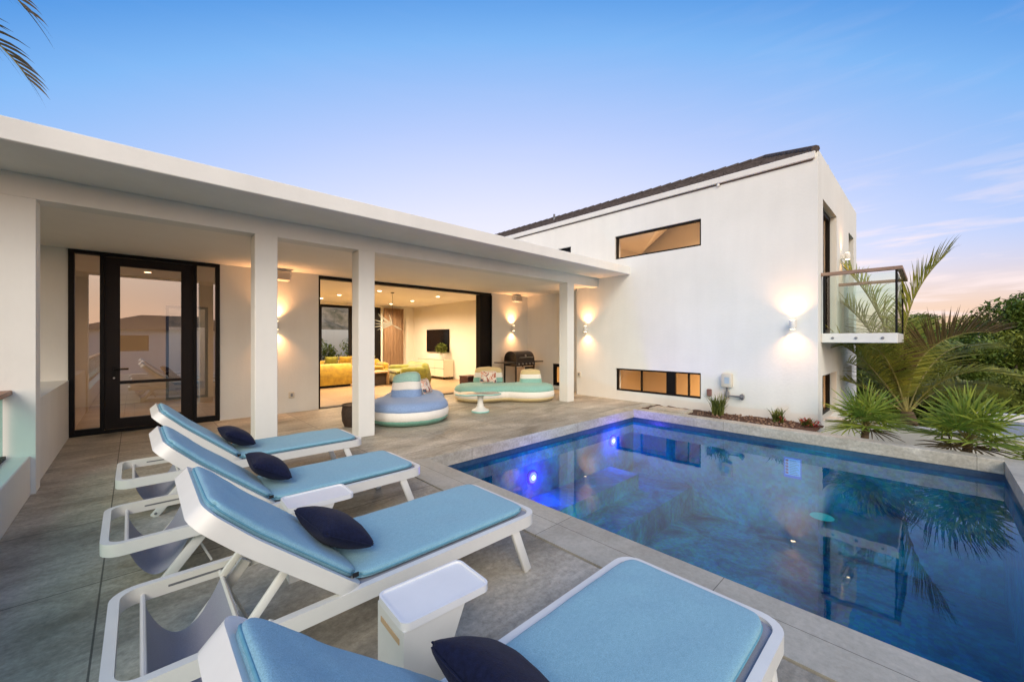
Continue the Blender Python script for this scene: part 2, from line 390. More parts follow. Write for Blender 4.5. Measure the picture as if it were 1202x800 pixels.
# ------------------------------------------------------------------ world, sun, camera
def build_world():
    w = bpy.data.worlds.new('World'); scene.world = w; w.use_nodes = True
    nt = w.node_tree; n = nt.nodes; l = nt.links
    bg = n['Background']; out = n['World Output']
    sky = n.new('ShaderNodeTexSky'); sky.sky_type = 'NISHITA'; sky.sun_disc = False
    sky.sun_elevation = R(4); sky.sun_rotation = R(215); sky.altitude = 10
    bg.inputs['Strength'].default_value = .05
    l.new(sky.outputs[0], bg.inputs['Color'])
    tc = n.new('ShaderNodeTexCoord'); sp = n.new('ShaderNodeSeparateXYZ')
    l.new(tc.outputs['Generated'], sp.inputs[0])
    r = n.new('ShaderNodeValToRGB'); cr = r.color_ramp; cr.interpolation = 'LINEAR'
    stops = [(0.0, (.76, .70, .84)), (.15, (.84, .79, .96)), (.25, (.75, .74, .97)), (.49, (.44, .56, .93)), (.70, (.19, .44, .88)), (.84, (.05, .27, .74)), (1, (.02, .18, .60))]
    e = cr.elements; e[0].position = stops[0][0]; e[0].color = ramp_col(stops[0][1]); e[1].position = 1; e[1].color = ramp_col(stops[-1][1])
    for p, c in stops[1:-1]:
        k = e.new(p); k.color = ramp_col(c)
    dd = n.new('ShaderNodeVectorMath'); dd.operation = 'DOT_PRODUCT'; dd.inputs[1].default_value = (math.cos(R(46)), math.sin(R(46)), 0)
    l.new(tc.outputs['Generated'], dd.inputs[0])
    mxm = n.new('ShaderNodeMath'); mxm.operation = 'MAXIMUM'; mxm.inputs[1].default_value = .45; l.new(dd.outputs['Value'], mxm.inputs[0])
    sb = n.new('ShaderNodeMath'); sb.operation = 'SUBTRACT'; sb.inputs[0].default_value = .9; l.new(mxm.outputs[0], sb.inputs[1])
    ze = n.new('ShaderNodeMath'); ze.operation = 'ADD'; l.new(sp.outputs['Z'], ze.inputs[0]); l.new(sb.outputs[0], ze.inputs[1])
    l.new(ze.outputs[0], r.inputs['Fac'])
    # peach afterglow low in the sky towards the sunset (azimuth about -15 degrees)
    def dotdir(v):
        d = n.new('ShaderNodeVectorMath'); d.operation = 'DOT_PRODUCT'; d.inputs[1].default_value = v
        l.new(tc.outputs['Generated'], d.inputs[0]); return d.outputs['Value']
    def mrange(v, a, b, c, d, smooth=True):
        m = n.new('ShaderNodeMapRange'); m.interpolation_type = 'SMOOTHSTEP' if smooth else 'LINEAR'
        for i, x in enumerate((a, b, c, d)): m.inputs[i + 1].default_value = x
        l.new(v, m.inputs[0]); return m.outputs[0]
    def mul(a, b):
        m = n.new('ShaderNodeMath'); m.operation = 'MULTIPLY'
        for i, x in enumerate((a, b)):
            if isinstance(x, float): m.inputs[i].default_value = x
            else: l.new(x, m.inputs[i])
        return m.outputs[0]
    def mixc(f, a, b):
        m = n.new('ShaderNodeMix'); m.data_type = 'RGBA'; m.clamp_factor = True
        l.new(f, m.inputs[0]); 
        for i, x in ((6, a), (7, b)):
            if isinstance(x, tuple): m.inputs[i].default_value = ramp_col(x)
            else: l.new(x, m.inputs[i])
        return m.outputs[2]
    az = mrange(dotdir((math.cos(R(-14)), math.sin(R(-14)), 0)), .72, 1.0, 0, 1)
    lowz = mrange(sp.outputs['Z'], .0, .19, 1, 0)
    c1 = mixc(mul(az, lowz), r.outputs['Color'], (.90, .58, .40))
    # the sky behind the photographer carries the bright pink-white western glow
    az2 = mrange(dotdir((math.cos(R(222)), math.sin(R(222)), .35)), -.1, 1.0, 0, 1)
    lowz2 = mrange(sp.outputs['Z'], .15, .95, 1, 0)
    glow = mixc(mrange(sp.outputs['Z'], .03, .34, 0, 1), (1.85, 1.16, .82), (2.8, 2.5, 2.08))
    c2 = mixc(mul(az2, lowz2), c1, glow)
    # thin streaky clouds
    mp = n.new('ShaderNodeMapping'); mp.inputs['Scale'].default_value = (1.4, 2.2, 16); mp.inputs['Rotation'].default_value = (R(4), R(-5), 0)
    l.new(tc.outputs['Generated'], mp.inputs[0])
    nz = n.new('ShaderNodeTexNoise'); nz.inputs['Scale'].default_value = 2.2; nz.inputs['Detail'].default_value = 7; nz.inputs['Roughness'].default_value = .55; nz.inputs['Distortion'].default_value = .4
    l.new(mp.outputs[0], nz.inputs['Vector'])
    cl = mrange(nz.outputs['Fac'], .47, .70, 0, 1.0)
    azc = mrange(dotdir((math.cos(R(-8)), math.sin(R(-8)), .1)), .70, 1.0, .18, 1)
    cz = mrange(sp.outputs['Z'], .06, .36, 1, .06)
    c3 = mixc(mul(mul(cl, azc), cz), c2, (.98, .80, .84))
    bg2 = n.new('ShaderNodeBackground'); bg2.inputs['Strength'].default_value = .97
    l.new(c3, bg2.inputs['Color'])
    ad = n.new('ShaderNodeAddShader'); l.new(bg.outputs[0], ad.inputs[0]); l.new(bg2.outputs[0], ad.inputs[1])
    l.new(ad.outputs[0], out.inputs['Surface'])
build_world()
sun = lamp('sun', 'SUN', None, (0, 0, 20), 1.75, (1, .90, .75), dir=(.62, .70, -.70), angle=R(26))

cam = bpy.data.cameras.new('camera'); cam.lens = 36 * 467 / 1202; cam.sensor_width = 36; cam.shift_y = -.00125
cam.clip_start = .05; cam.clip_end = 3000
co = bpy.data.objects.new('camera', cam); col.objects.link(co)
co.location = (0, 0, 1.5); co.rotation_euler = (R(90), 0, R(46.5 - 90)); scene.camera = co
scene.view_settings.view_transform = 'Standard'; scene.view_settings.look = 'None'; scene.view_settings.exposure = 0
cy = scene.cycles
try:
    cy.use_denoising = True; cy.denoiser = 'OPENIMAGEDENOISE'
except Exception: pass
cy.max_bounces = 8; cy.diffuse_bounces = 4; cy.glossy_bounces = 4; cy.transparent_max_bounces = 24
cy.sample_clamp_indirect = 4; cy.caustics_reflective = False; cy.caustics_refractive = False
cy.use_light_tree = True

# ------------------------------------------------------------------ the ground, deck and pool
PX0, PX1, PY0, PY1 = 2.70, 7.76, -.62, 4.40
WZ = -.235
bm = BM(); 
N = 40
def terrain_z(x, y):
    d = max(0, x - 12)
    return -2.6 - .02 * d + .35 * mnoise.noise(Vector((x * .08, y * .08, 0)))
bmesh.ops.create_grid(bm, x_segments=60, y_segments=60, size=90)
for v in bm.verts:
    v.co.z = terrain_z(v.co.x, v.co.y) if not (-6 < v.co.x < 16 and -8 < v.co.y < 22) else -2.75
# far skirt to the horizon
quad(bm, (-1500, -1500, -5.2), (1500, -1500, -5.2), (1500, 1500, -5.2), (-1500, 1500, -5.2))
obj('ground', bm, terr, kind='structure')

bm = BM()
def slab(bm, x0, x1, y0, y1, z0=-.16, z1=0): box(bm, x0, x1, y0, y1, z0, z1)
slab(bm, -.73, 2.214, -6.0, 9.1)
slab(bm, 2.214, 8.83, PY1 + .001, 9.1)
slab(bm, 8.83, 9.33, 6.72, 9.1)
obj('deck', bm, deckm, kind='structure')
bm = BM(); slab(bm, 2.240, PX0, -6.0, PY1, -.16, 0.0)
slab(bm, PX0, PX1 + .24, PY0 - .36, PY0, -.16, .004)
obj('pool_coping', bm, copm, kind='structure')
bm = BM(); slab(bm, 2.214, 2.240, -6, PY1, -.15, -.022)
obj('deck_joint', bm, jointm, kind='structure')
# far and left edges with the pale travertine face
bm = BM()
box(bm, PX1, PX1 + .24, PY0, PY1 + .25, -.16, .012, .006, 1)
box(bm, PX0, PX1 + .001, PY1 - .012, PY1 + .001, -.16, -.0005)
obj('pool_edge', bm, copf, kind='structure')
bm = BM()   # basin: walls, floor, bench and shelf along the house end
D = -1.75
quad(bm, (PX0, PY0, D), (PX1, PY0, D), (PX1, PY1, D), (PX0, PY1, D))
for a, b in (((PX0, PY0), (PX1, PY0)), ((PX1, PY0), (PX1, PY1)), ((PX1, PY1), (PX0, PY1)), ((PX0, PY1), (PX0, PY0))):
    quad(bm, (*a, D), (*b, D), (*b, -.26), (*a, -.26))
box(bm, PX0 + .002, PX1 - .002, PY1 - 1.25, PY1 - .002, D, -1.30)
box(bm, PX0 + .003, PX1 - .9, PY1 - .62, PY1 - .003, -1.30, -1.02)
obj('pool_basin', bm, poolm, kind='structure')
bm = BM()
for a, b in (((PX0, PY0), (PX1, PY0)), ((PX1, PY0), (PX1, PY1)), ((PX1, PY1), (PX0, PY1)), ((PX0, PY1), (PX0, PY0))):
    quad(bm, (*a, -.26), (*b, -.26), (*b, -.16), (*a, -.16))
obj('pool_waterline_tile', bm, poolband, kind='structure')
bm = BM(); quad(bm, (PX0, PY0, WZ), (PX1, PY0, WZ), (PX1, PY1, WZ), (PX0, PY1, WZ))
obj('pool_water', bm, waterm, kind='structure')
bm = BM()   # outer shell under the coping and the slab under the deck
box(bm, PX1 + .02, PX1 + .22, PY0 - .34, PY1, -3.2, -.165)
box(bm, 2.3, PX1 + .02, PY0 - .34, PY0 - .14, -3.2, -.165)
box(bm, -1.1, 2.3, -6.0, -5.8, -3.2, -.165)
obj('pool_retaining_wall', bm, stucco, kind='structure')
# planter strip between the pool edge and the tall wall
bm = BM()
bmesh.ops.create_grid(bm, x_segments=14, y_segments=60, size=.5)
for v in bm.verts:
    x = 8.0 + (v.co.x + .5) * .83; y = 1.30 + (v.co.y + .5) * 3.14
    v.co = (x, y, -.015 + .03 * mnoise.noise(Vector((x * 9, y * 9, 1))))
obj('planter_soil', bm, mulch, smooth='all', kind='structure')
bm = BM()
box(bm, 8.02, 8.83, 4.46, 4.65, -.15, .004); 
obj('planter_kerb', bm, copf, kind='structure')
bm = BM(); box(bm, 8.06, 8.46, 3.42, 4.20, -.03, .035, .01, 1)
tag(obj('stone_slab', bm, copf), 'pale stone slab lying in the planter behind the pool edge', 'paving slab')

# ------------------------------------------------------------------ single-storey wing
YC, YA, XB, XR = 6.02, 9.10, 8.83, 9.33
house = thing('house', 'white single storey house wing with deep flat roof and columned terrace', 'house', (0, 0, 0))
bm = BM()
wall(bm, 'y', YA, YA + .25, -2.2, XR, 0, 2.9, [(-.737, 1.15, -.1, 2.893), (2.883, 7.80, -.1, 2.893)])
obj('wall', bm, stucco, house)
bm = BM()
box(bm, -1.75, -.70, YC, YC + .26, -1.0, 2.87)
obj('pier', bm, stucco, house)
bm = BM()
box(bm, -1.0, -.73, YC + .26, YA, -.3, .88)
obj('parapet', bm, stucco, house)
bm = BM()
box(bm, -1.12, -.732, -6.0, YC, -1.0, .375, .008, 1)
obj('kerb', bm, stucco, house)
for x0, x1 in ((1.13, 1.39), (2.485, 2.74), (7.555, 7.81)):
    bm = BM(); box(bm, x0, x1, YC + .002, YC + .26, 0, 2.88, .006, 1)
    obj('column', bm, stucco, house, smooth=True)
bm = BM(); box(bm, -1.75, XB - .002, YC, YC + .262, 2.87, 3.105, .006, 1); obj('beam', bm, stucco, house)
bm = BM(); box(bm, -3.2, XB - .003, 5.10, 16.2, 3.10, 3.29, .008, 1)
obj('roof', bm, stucco, house)
bm = BM(); box(bm, -2.2, XR, YC + .262, 16.0, 2.9, 3.08); obj('ceiling', bm, ceilm, house)
# door set
bm = BM()
dx = [-.737, -.672, -.40, -.17, .60, .815, 1.088, 1.15]
box(bm, dx[0], dx[7], YA - .02, YA + .10, 2.84, 2.892); box(bm, dx[0], dx[7], YA - .01, YA + .1, 0, .05)
box(bm, dx[0], dx[1], YA - .02, YA + .1, .05, 2.84); box(bm, dx[6], dx[7], YA - .02, YA + .1, .05, 2.84)
box(bm, dx[2], dx[2] + .05, YA - .015, YA + .1, .05, 2.84); box(bm, dx[5] - .05, dx[5], YA - .015, YA + .1, .05, 2.84)
box(bm, dx[1], dx[2], YA, YA + .08, .05, .10); box(bm, dx[5], dx[6], YA, YA + .08, .05, .10)
df = obj('door_frame', bm, blackf, house)
doorwood = mat('dark_door', (.010, .005, .004), .5, spec=.25, base2=(.007, .004, .0035), scale=5, stretch=(12, 12, .8), bump=.05)
bm = BM()
box(bm, dx[2] + .052, dx[3], YA + .015, YA + .085, .06, 2.83); box(bm, dx[4], dx[5] - .052, YA + .015, YA + .085, .06, 2.83)
box(bm, dx[3], dx[4], YA + .015, YA + .085, .06, .22); box(bm, dx[3], dx[4], YA + .015, YA + .085, 2.70, 2.83)
box(bm, dx[3], dx[4], YA + .025, YA + .075, .775, .825)
for k in range(8):
    for X in (dx[2] + .10, dx[5] - .10):
        lathe_c = (X, YA + .012, .35 + k * .30)
        box(bm, X - .008, X + .008, YA + .008, YA + .016, lathe_c[2] - .008, lathe_c[2] + .008)
door = obj('door', bm, doorwood, house)
bm = BM(); tube(bm, [(dx[3] - .07, YA + .01, 1.02), (dx[3] - .07, YA - .05, 1.02), (dx[3] + .10, YA - .055, 1.02)], .012)
box(bm, dx[3] - .095, dx[3] - .045, YA + .004, YA + .016, .86, 1.06, .004, 1)
obj('handle', bm, blackf, door)
bm = BM(); tube(bm, [(dx[3] - .07, YA + .016, .88), (dx[3] - .07, YA - .006, .88)], .014); obj('lock', bm, steel, door)
def pane_y(parent, x0, x1, z0, z1, y, m, name='pane'):
    b = BM(); quad(b, (x0, y, z0), (x1, y, z0), (x1, y, z1), (x0, y, z1)); return obj(name, b, m, parent)
pane_y(door, dx[3] - .005, dx[4] + .005, .215, 2.705, YA + .05, g_door)
pane_y(df, dx[1] - .005, dx[2] + .005, .095, 2.845, YA + .04, g_door)
pane_y(df, dx[5] - .005, dx[6] + .005, .095, 2.845, YA + .04, g_door)
# sliding glass front: track, frame and the stacked panels on the right
bm = BM()
box(bm, 2.883, 7.80, YA + .03, YA + .22, 2.83, 2.892); box(bm, 2.884, 2.925, YA + .03, YA + .22, .01, 2.83)
box(bm, 2.883, 7.80, YA + .03, YA + .22, -.015, .012)
box(bm, 7.76, 7.80, YA - .01, YA + .24, .012, 2.83)
sl = obj('sliding_door_frame', bm, blackf, house)
for k in range(4):
    bm = BM(); y = YA + .03 + .048 * k; a, b = 6.95 + k * .02, 7.755 - k * .004
    st = .38
    box(bm, b - st, b, y, y + .04, .02, 2.82)
    obj('sliding_panel', bm, blackf, house)
# interior shell: hall and living room
bm = BM()
wall(bm, 'y', 15.6, 15.8, 1.85, 8.9, 0, 2.9, [(4.0, 7.36, .0, 2.82)])
box(bm, 8.87, 9.05, YA + .25, 15.6, 0, 2.9)
box(bm, 1.65, 1.85, YA + .25, 15.6, 0, 2.9)
box(bm, -2.0, -1.2, YA + .25, 13.2, 0, 2.9)
wall(bm, 'y', 13.0, 13.2, -1.2, 1.65, 0, 2.9, [(.56, 1.4, .0, 2.35)])
obj('interior_wall', bm, inwall, house)
bm = BM(); box(bm, -1.5, 8.9, YA + .03, 15.62, -.16, -.004); obj('interior_floor', bm, innerfloor, house)
bk = window(house, 'y', 15.62, 4.0, 7.36, .0, 2.82, fr=.10, mull=[(4.95, 5.06), (6.06, 6.26), (7.10, 7.28)])
window(house, 'y', 13.05, .56, 1.4, .0, 2.35, fr=.06, name='hall_window')
# curtain with vertical folds, hung at the back window
bm = BM(); n = 70; rows = []
for z in (0.02, 1.4, 2.8):
    rows.append([bm.verts.new((7.42 + i / n * .86, 15.45 + .05 * math.sin(i * 1.15) + .02 * math.sin(i * .37 + z), z)) for i in range(n + 1)])
for A, B in zip(rows, rows[1:]):
    for i in range(n): bm.faces.new((A[i], A[i + 1], B[i + 1], B[i]))
tag(obj('curtain', bm, curt, smooth='all'), 'brown floor length curtain beside the black framed back window', 'curtain')
# garden behind the house, seen through the back windows
bm = BM(); box(bm, -3, 10, 18.6, 18.8, -.3, 1.95); tag(obj('garden_wall', bm, stucco), 'white garden wall seen through the back window', 'wall')
bm = BM(); bmesh.ops.create_grid(bm, x_segments=50, y_segments=24, size=.5)
for v in bm.verts:
    x = -5 + (v.co.x + .5) * 18; t = v.co.y + .5
    v.co = (x, 18.9 + t * 6, 1.2 + t * 4.5 + .5 * mnoise.fractal(Vector((x * .8, t * 6, 3)), 1, 2, 4))
obj('rock_hillside', bm, rock, smooth='all', kind='structure')
bm = BM(); box(bm, -3, 10, 15.8, 18.6, -.2, -.02); obj('garden_path', bm, gravel, kind='structure')

# ------------------------------------------------------------------ two-storey wing
tower = thing('two_storey_house', 'white two storey house wing with dark tiled roof and glass balcony', 'house')
bm = BM()
UPW = (3.405, 5.515, 3.522, 4.105); LOW = (3.41, 5.497, .225, .782)
wall(bm, 'x', XB, XB + .25, 1.39, 6.72, -3, 4.74, [UPW, LOW])
wall(bm, 'x', XB, XB + .25, 6.72, 16.2, 3.05, 4.74, [(6.92, 7.40, 3.45, 4.10)])
wall(bm, 'x', XR, XR + .2, 6.72, YA + .25, -.2, 3.05, [(7.35, 8.02, .10, .77)])
box(bm, XB + .25, XR + .2, 6.52, 6.72, -.2, 3.05)
obj('wall', bm, stucco, tower)
bm = BM()
wall(bm, 'y', 1.388, 1.64, XB + .001, 14.1, -3, 4.90, [(9.30, 10.87, 1.615, 4.12), (12.64, 13.55, 1.615, 4.12), (9.25, 10.86, -.01, .83), (12.3, 13.2, .45, .86)])
obj('end_wall', bm, stucco, tower)
bm = BM(); box(bm, 13.85, 14.1, 1.64, 16.2, -3, 4.95); box(bm, XB + .25, 13.85, 16.0, 16.2, -3, 4.9); obj('back_wall', bm, stucco, tower)
# floors and ceilings inside, warm paint
bm = BM()
box(bm, XB + .25, 13.85, 1.64, 6.51, 1.30, 1.60); box(bm, XR + .21, 13.85, 6.51, 9.2, 1.30, 1.60); box(bm, XB + .26, 13.84, 1.65, 16.0, -1.3, -1.2)
obj('floor_slab', bm, innerfloor, tower)
bm = BM()
box(bm, 11.8, 11.9, 1.66, 7.6, 1.60, 5.6); box(bm, XB + .26, 9.9, 6.3, 6.4, 1.6, 4.84); box(bm, 9.9, 11.8, 6.3, 6.4, 1.6, 5.2)
box(bm, 11.2, 11.3, 1.66, 9.3, -1.2, 1.30); box(bm, XB + .26, 11.2, 6.1, 6.2, -1.2, 1.30); box(bm, XB + .55, 11.2, 9.2, 9.3, -1.2, 1.3); 
obj('partition', bm, inwall, tower)
bm = BM()   # sloping ceilings upstairs
quad(bm, (XB + .2, 1.66, 4.25), (XB + .2, 6.3, 4.25), (11.85, 6.3, 5.25), (11.85, 1.66, 5.25))
quad(bm, (XB + .2, 4.45, 4.20), (XB + .2, 6.3, 4.15), (11.6, 6.3, 4.2), (11.6, 4.9, 5.2))
obj('sloping_ceiling', bm, ceilm, tower)
w = window(tower, 'x', XB + .05, *UPW, fr=.045)
w = window(tower, 'x', XB + .05, *LOW, fr=.04, mull=[(4.81, 4.84), (3.99, 4.20), (3.68, 3.71)])
window(tower, 'x', XB + .06, 6.92, 7.40, 3.45, 4.10, fr=.05)
window(tower, 'x', XR + .03, 7.35, 8.02, .10, .77, fr=.10)
window(tower, 'y', 1.50, 9.30, 10.87, 1.615, 4.12, fr=.09, mull=[(10.05, 10.14)], name='balcony_door')
window(tower, 'y', 1.50, 12.64, 13.55, 1.615, 4.12, fr=.07)
window(tower, 'y', 1.50, 9.25, 10.86, -.01, .83, fr=.07, mull=[(10.05, 10.12)])
window(tower, 'y', 1.50, 12.3, 13.2, .45, .86, fr=.05)
# gutter board and hip roof of small tiles
bm = BM()
box(bm, XB - .05, XB + .10, 1.42, 16.3, 4.74, 4.865, .01, 1); 
obj('gutter', bm, lwhite, tower)
bm = BM(); box(bm, XB - .012, XB + .001, 1.46, 16.2, 4.712, 4.742); obj('soffit_shadow_strip', bm, mat('soffit_shade', (.10, .07, .05), .7, var=.1), tower)  # dark strip paints the shade under the gutter
bm = BM(); tube(bm, [(XB - .02, 3.05, 4.735), (XB - .02, 3.05, 4.69)], .03); obj('overflow_pipe', bm, lwhite, tower)
bm = BM()
ex0, ex1, ey0, ey1, ez, sl_ = XB - .03, 14.1, 1.42, 16.2, 4.86, .44
rd = 2.6
rx, rz = ex0 + rd, ez + rd * sl_
nrow = 11
for i in range(nrow):        # west slope: overlapping courses of tiles with slightly uneven butts
    a, b = i / nrow, (i + 1) / nrow
    x0, x1 = ex0 + rd * a, ex0 + rd * b + .03
    z0, z1 = ez + rd * sl_ * a + .035, ez + (rd * b + .03) * sl_
    ya, yb = ey0 + rd * a * .55 , ey1
    y = ya
    while y < yb:
        wd = .17 + .03 * rng.random(); j = rng.uniform(-.012, .012)
        y2 = min(y + wd, yb)
        quad(bm, (x0 + j, y, z0), (x0 + j, y2 - .006, z0), (x1, y2 - .006, z1), (x1, y, z1))
        quad(bm, (x0 + j, y, z0 - .035), (x0 + j, y2 - .006, z0 - .035), (x0 + j, y2 - .006, z0), (x0 + j, y, z0))
        y = y2
quad(bm, (ex0, ey0, ez), (ex0, ey1, ez), (rx, ey1, rz - .02), (rx, ey0 + rd * .55, rz - .02))
quad(bm, (ex0, ey0, ez), (rx, ey0 + rd * .55, rz), (ex1 - rd, ey0 + rd * .55, rz), (ex1, ey0, ez))
quad(bm, (ex1, ey0, ez), (ex1 - rd, ey0 + rd * .55, rz), (ex1 - rd, ey1, rz), (ex1, ey1, ez))
quad(bm, (rx, ey0 + rd * .55, rz), (rx, ey1, rz), (ex1 - rd, ey1, rz), (ex1 - rd, ey0 + rd * .55, rz))
# hip and ridge caps
k = 0
p = Vector((ex0, ey0, ez + .03)); q = Vector((rx, ey0 + rd * .55, rz + .03))
for k in range(14): tube(bm, [p.lerp(q, k / 14), p.lerp(q, (k + 1.15) / 14) + Vector((0, 0, .015))], [.07, .055], 8)
y = q.y
while y < ey1: tube(bm, [(rx, y, rz + .035), (rx, y + .33, rz + .02)], [.065, .055], 8); y += .3
obj('roof', bm, rooftile, tower)
bm = BM(); tube(bm, [(10.5, 8.95, 5.3), (10.5, 8.95, 5.82)], .035); obj('vent_pipe', bm, greym, tower)
# balcony
BX0, BX1, BY0 = 9.10, 11.15, .38
bm = BM(); box(bm, BX0, BX1, BY0, 1.387, 1.445, 1.612, .008, 1)
bs = obj('balcony_slab', bm, lwhite, tower)
for y in (1.22, .90, .56):
    bm = BM(); t = bmesh.new(); lathe(t, [(.022, 0), (.022, .012), (.012, .016)], (0, 0, 0), 12)
    bmesh.ops.transform(t, matrix=Matrix.Translation((BX0 - .001, y, 1.53)) @ Matrix.Rotation(R(-90), 4, 'Y'), verts=t.verts); merge(bm, t)
    obj('bolt', bm, greym, bs)
bm = BM()
box(bm, BX0 + .02, BX0 + .035, BY0 + .03, 1.30, 1.612, 2.63); box(bm, BX0 + .04, BX1 - .04, BY0 + .012, BY0 + .027, 1.612, 2.63); box(bm, BX1 - .035, BX1 - .02, BY0 + .03, 1.30, 1.612, 2.63)
obj('balcony_glass', bm, g_bal, tower)
bm = BM()
box(bm, BX0 - .01, BX0 + .06, BY0 - .06, 1.387, 2.655, 2.715, .006, 1); box(bm, BX0 + .06, BX1 - .06, BY0 - .06, BY0 + .01, 2.655, 2.715, .006, 1); box(bm, BX1 - .06, BX1 + .01, BY0 - .06, 1.387, 2.655, 2.715, .006, 1)
obj('balcony_handrail', bm, greyrail, tower)
for x, y in ((BX0 + .03, BY0), (BX1 - .03, BY0), (BX0 + .03, 1.33)):
    bm = BM(); box(bm, x - .012, x + .012, y, y + .03, 1.613, 2.654); obj('balcony_post', bm, blackf, tower)

# ------------------------------------------------------------------ lamps that are lit
def wall_lamp(x, y, z, axis, label, e=9.0, length=.16):
    """up-and-down cylinder light on a bracket; `axis` is the outward wall normal"""
    t = thing('wall_lamp', label, 'wall lamp', (x, y, z), 0, 'up and down wall lights')
    n = Vector(axis)
    c = n * .115
    bm = BM()
    lathe(bm, [(.046, -length / 2), (.048, -length / 2 + .004), (.048, length / 2 - .004), (.046, length / 2)], c, 24)
    obj('housing', bm, lwhite, t, smooth=True)
    bm = BM(); p = n * .002; q = n * .08
    bar(bm, p, q, .05, .10, .003); obj('bracket', bm, lwhite, t)
    for s in (1, -1):
        bm = BM(); lathe(bm, [(.036, 0), (.036, s * .003)], c + Vector((0, 0, s * (length / 2 + .001))), 20)
        obj('bulb', bm, sconceem, t)
        lamp('lamp_light', 'SPOT', t, c + Vector((0, 0, s * (length / 2 + .012))), e * (.95 if s > 0 else .62), WARM, dir=tuple(Vector((0, 0, s)) - n * .10), spot_size=R(122), spot_blend=1.0, shadow_soft_size=.03)
    return t
wall_lamp(XB, 1.744, 1.775, (-1, 0, 0), 'lit wall lamp near the right corner of the tall white wall', 62)
wall_lamp(XB, 6.347, 1.786, (-1, 0, 0), 'lit wall lamp on tall wall just right of the third column', 70)
wall_lamp(8.60, YA, 1.86, (0, -1, 0), 'lit wall lamp above the black grill', 84)
wall_lamp(2.05, YA, 1.786, (0, -1, 0), 'lit wall lamp half hidden behind the first column', 92)
wall_lamp(11.45, 1.388, 3.35, (0, -1, 0), 'small wall lamp beside the upper balcony door', 22, .14)

def downlight(x, y, z, label, group, e=38, colr=None):
    t = thing('ceiling_light', label, 'ceiling light', (x, y, z), 0, group)
    bm = BM(); lathe(bm, [(.072, -.004), (.072, -.0005)], (0, 0, 0), 24); obj('trim_ring', bm, lwhite, t)
    bm = BM(); lathe(bm, [(.055, -.008), (.055, -.0045)], (0, 0, 0), 24); obj('lens', bm, whiteem, t)
    if e: lamp('lamp_light', 'SPOT', t, (0, 0, -.02), e, colr or WARM2, dir=(0, 0, -1), spot_size=R(165), spot_blend=1.0, shadow_soft_size=.12)
    return t
DL = 'recessed ceiling lights of the living room'
spots = [(7.28, 14.55, 'recessed light at the back of the living room ceiling, before the curtain'), (7.28, 12.90, 'middle recessed light in the living room ceiling row'),
         (7.16, 11.05, 'front recessed light of the living room ceiling row, nearest the television wall'), (4.65, 12.76, 'brighter recessed light seen above the glass left of the second column'),
         (4.58, 14.21, 'small recessed light at the left edge of the glass front'), (5.1, 10.9, 'recessed light near the sliding glass front, behind the second column')]
for x, y, lb in spots: downlight(x, y, 2.9, lb, DL, 600)
downlight(.2, 11.2, 2.9, 'recessed light in the hall behind the glazed door', 'recessed hall lights', 240)
downlight(10.5, 3.9, 4.72, 'ceiling light seen through the long upper window', 'lights in the two storey wing', 560, (1, .58, .28))
for (x, y, z, e, nm) in ((10.3, 3.2, 1.2, 620, 'lower'), (10.3, 7.9, 1.2, 300, 'corner')):
    downlight(x, y, 1.30, 'ceiling light inside the %s room of the two storey wing' % nm, 'lights in the two storey wing', e, (1, .50, .16))

# pendant: fan of slender glowing leaf blades
t = thing('pendant_lamp', 'pale palm leaf shaped pendant lamp hanging before the brown curtain', 'pendant lamp', (5.55, 11.0, 1.94))
bm = BM()
def blade(bm, base, tip, w):
    base, tip = Vector(base), Vector(tip); d = tip - base; s = d.cross(Vector((0, 1, 0))).normalized() * w
    m = base.lerp(tip, .45)
    v = [base, m + s, tip, m - s]
    a = [bm.verts.new(x + Vector((0, -.008, 0))) for x in v]; b = [bm.verts.new(x + Vector((0, .008, 0))) for x in v]
    bm.faces.new(a); bm.faces.new(b[::-1])
    for i in range(4): bm.faces.new((a[i], a[(i + 1) % 4], b[(i + 1) % 4], b[i]))
for tip in ((-.42, 0, .25), (-.55, .1, .14), (-.62, -.1, .02), (-.60, .1, -.08), (-.50, -.05, -.16), (.32, 0, -.15), (-.25, .3, .1), (-.25, -.3, .1), (-.35, .2, .32), (-.1, 0, .30)): blade(bm, (0, 0, 0), tip, .019)
obj('leaf_blades', bm, pendem, t)
bm = BM(); tube(bm, [(0, 0, 0), (0, 0, .96)], .004, 6); lathe(bm, [(.05, .94), (.05, .958)], (0, 0, 0)); obj('cord', bm, blackf, t)

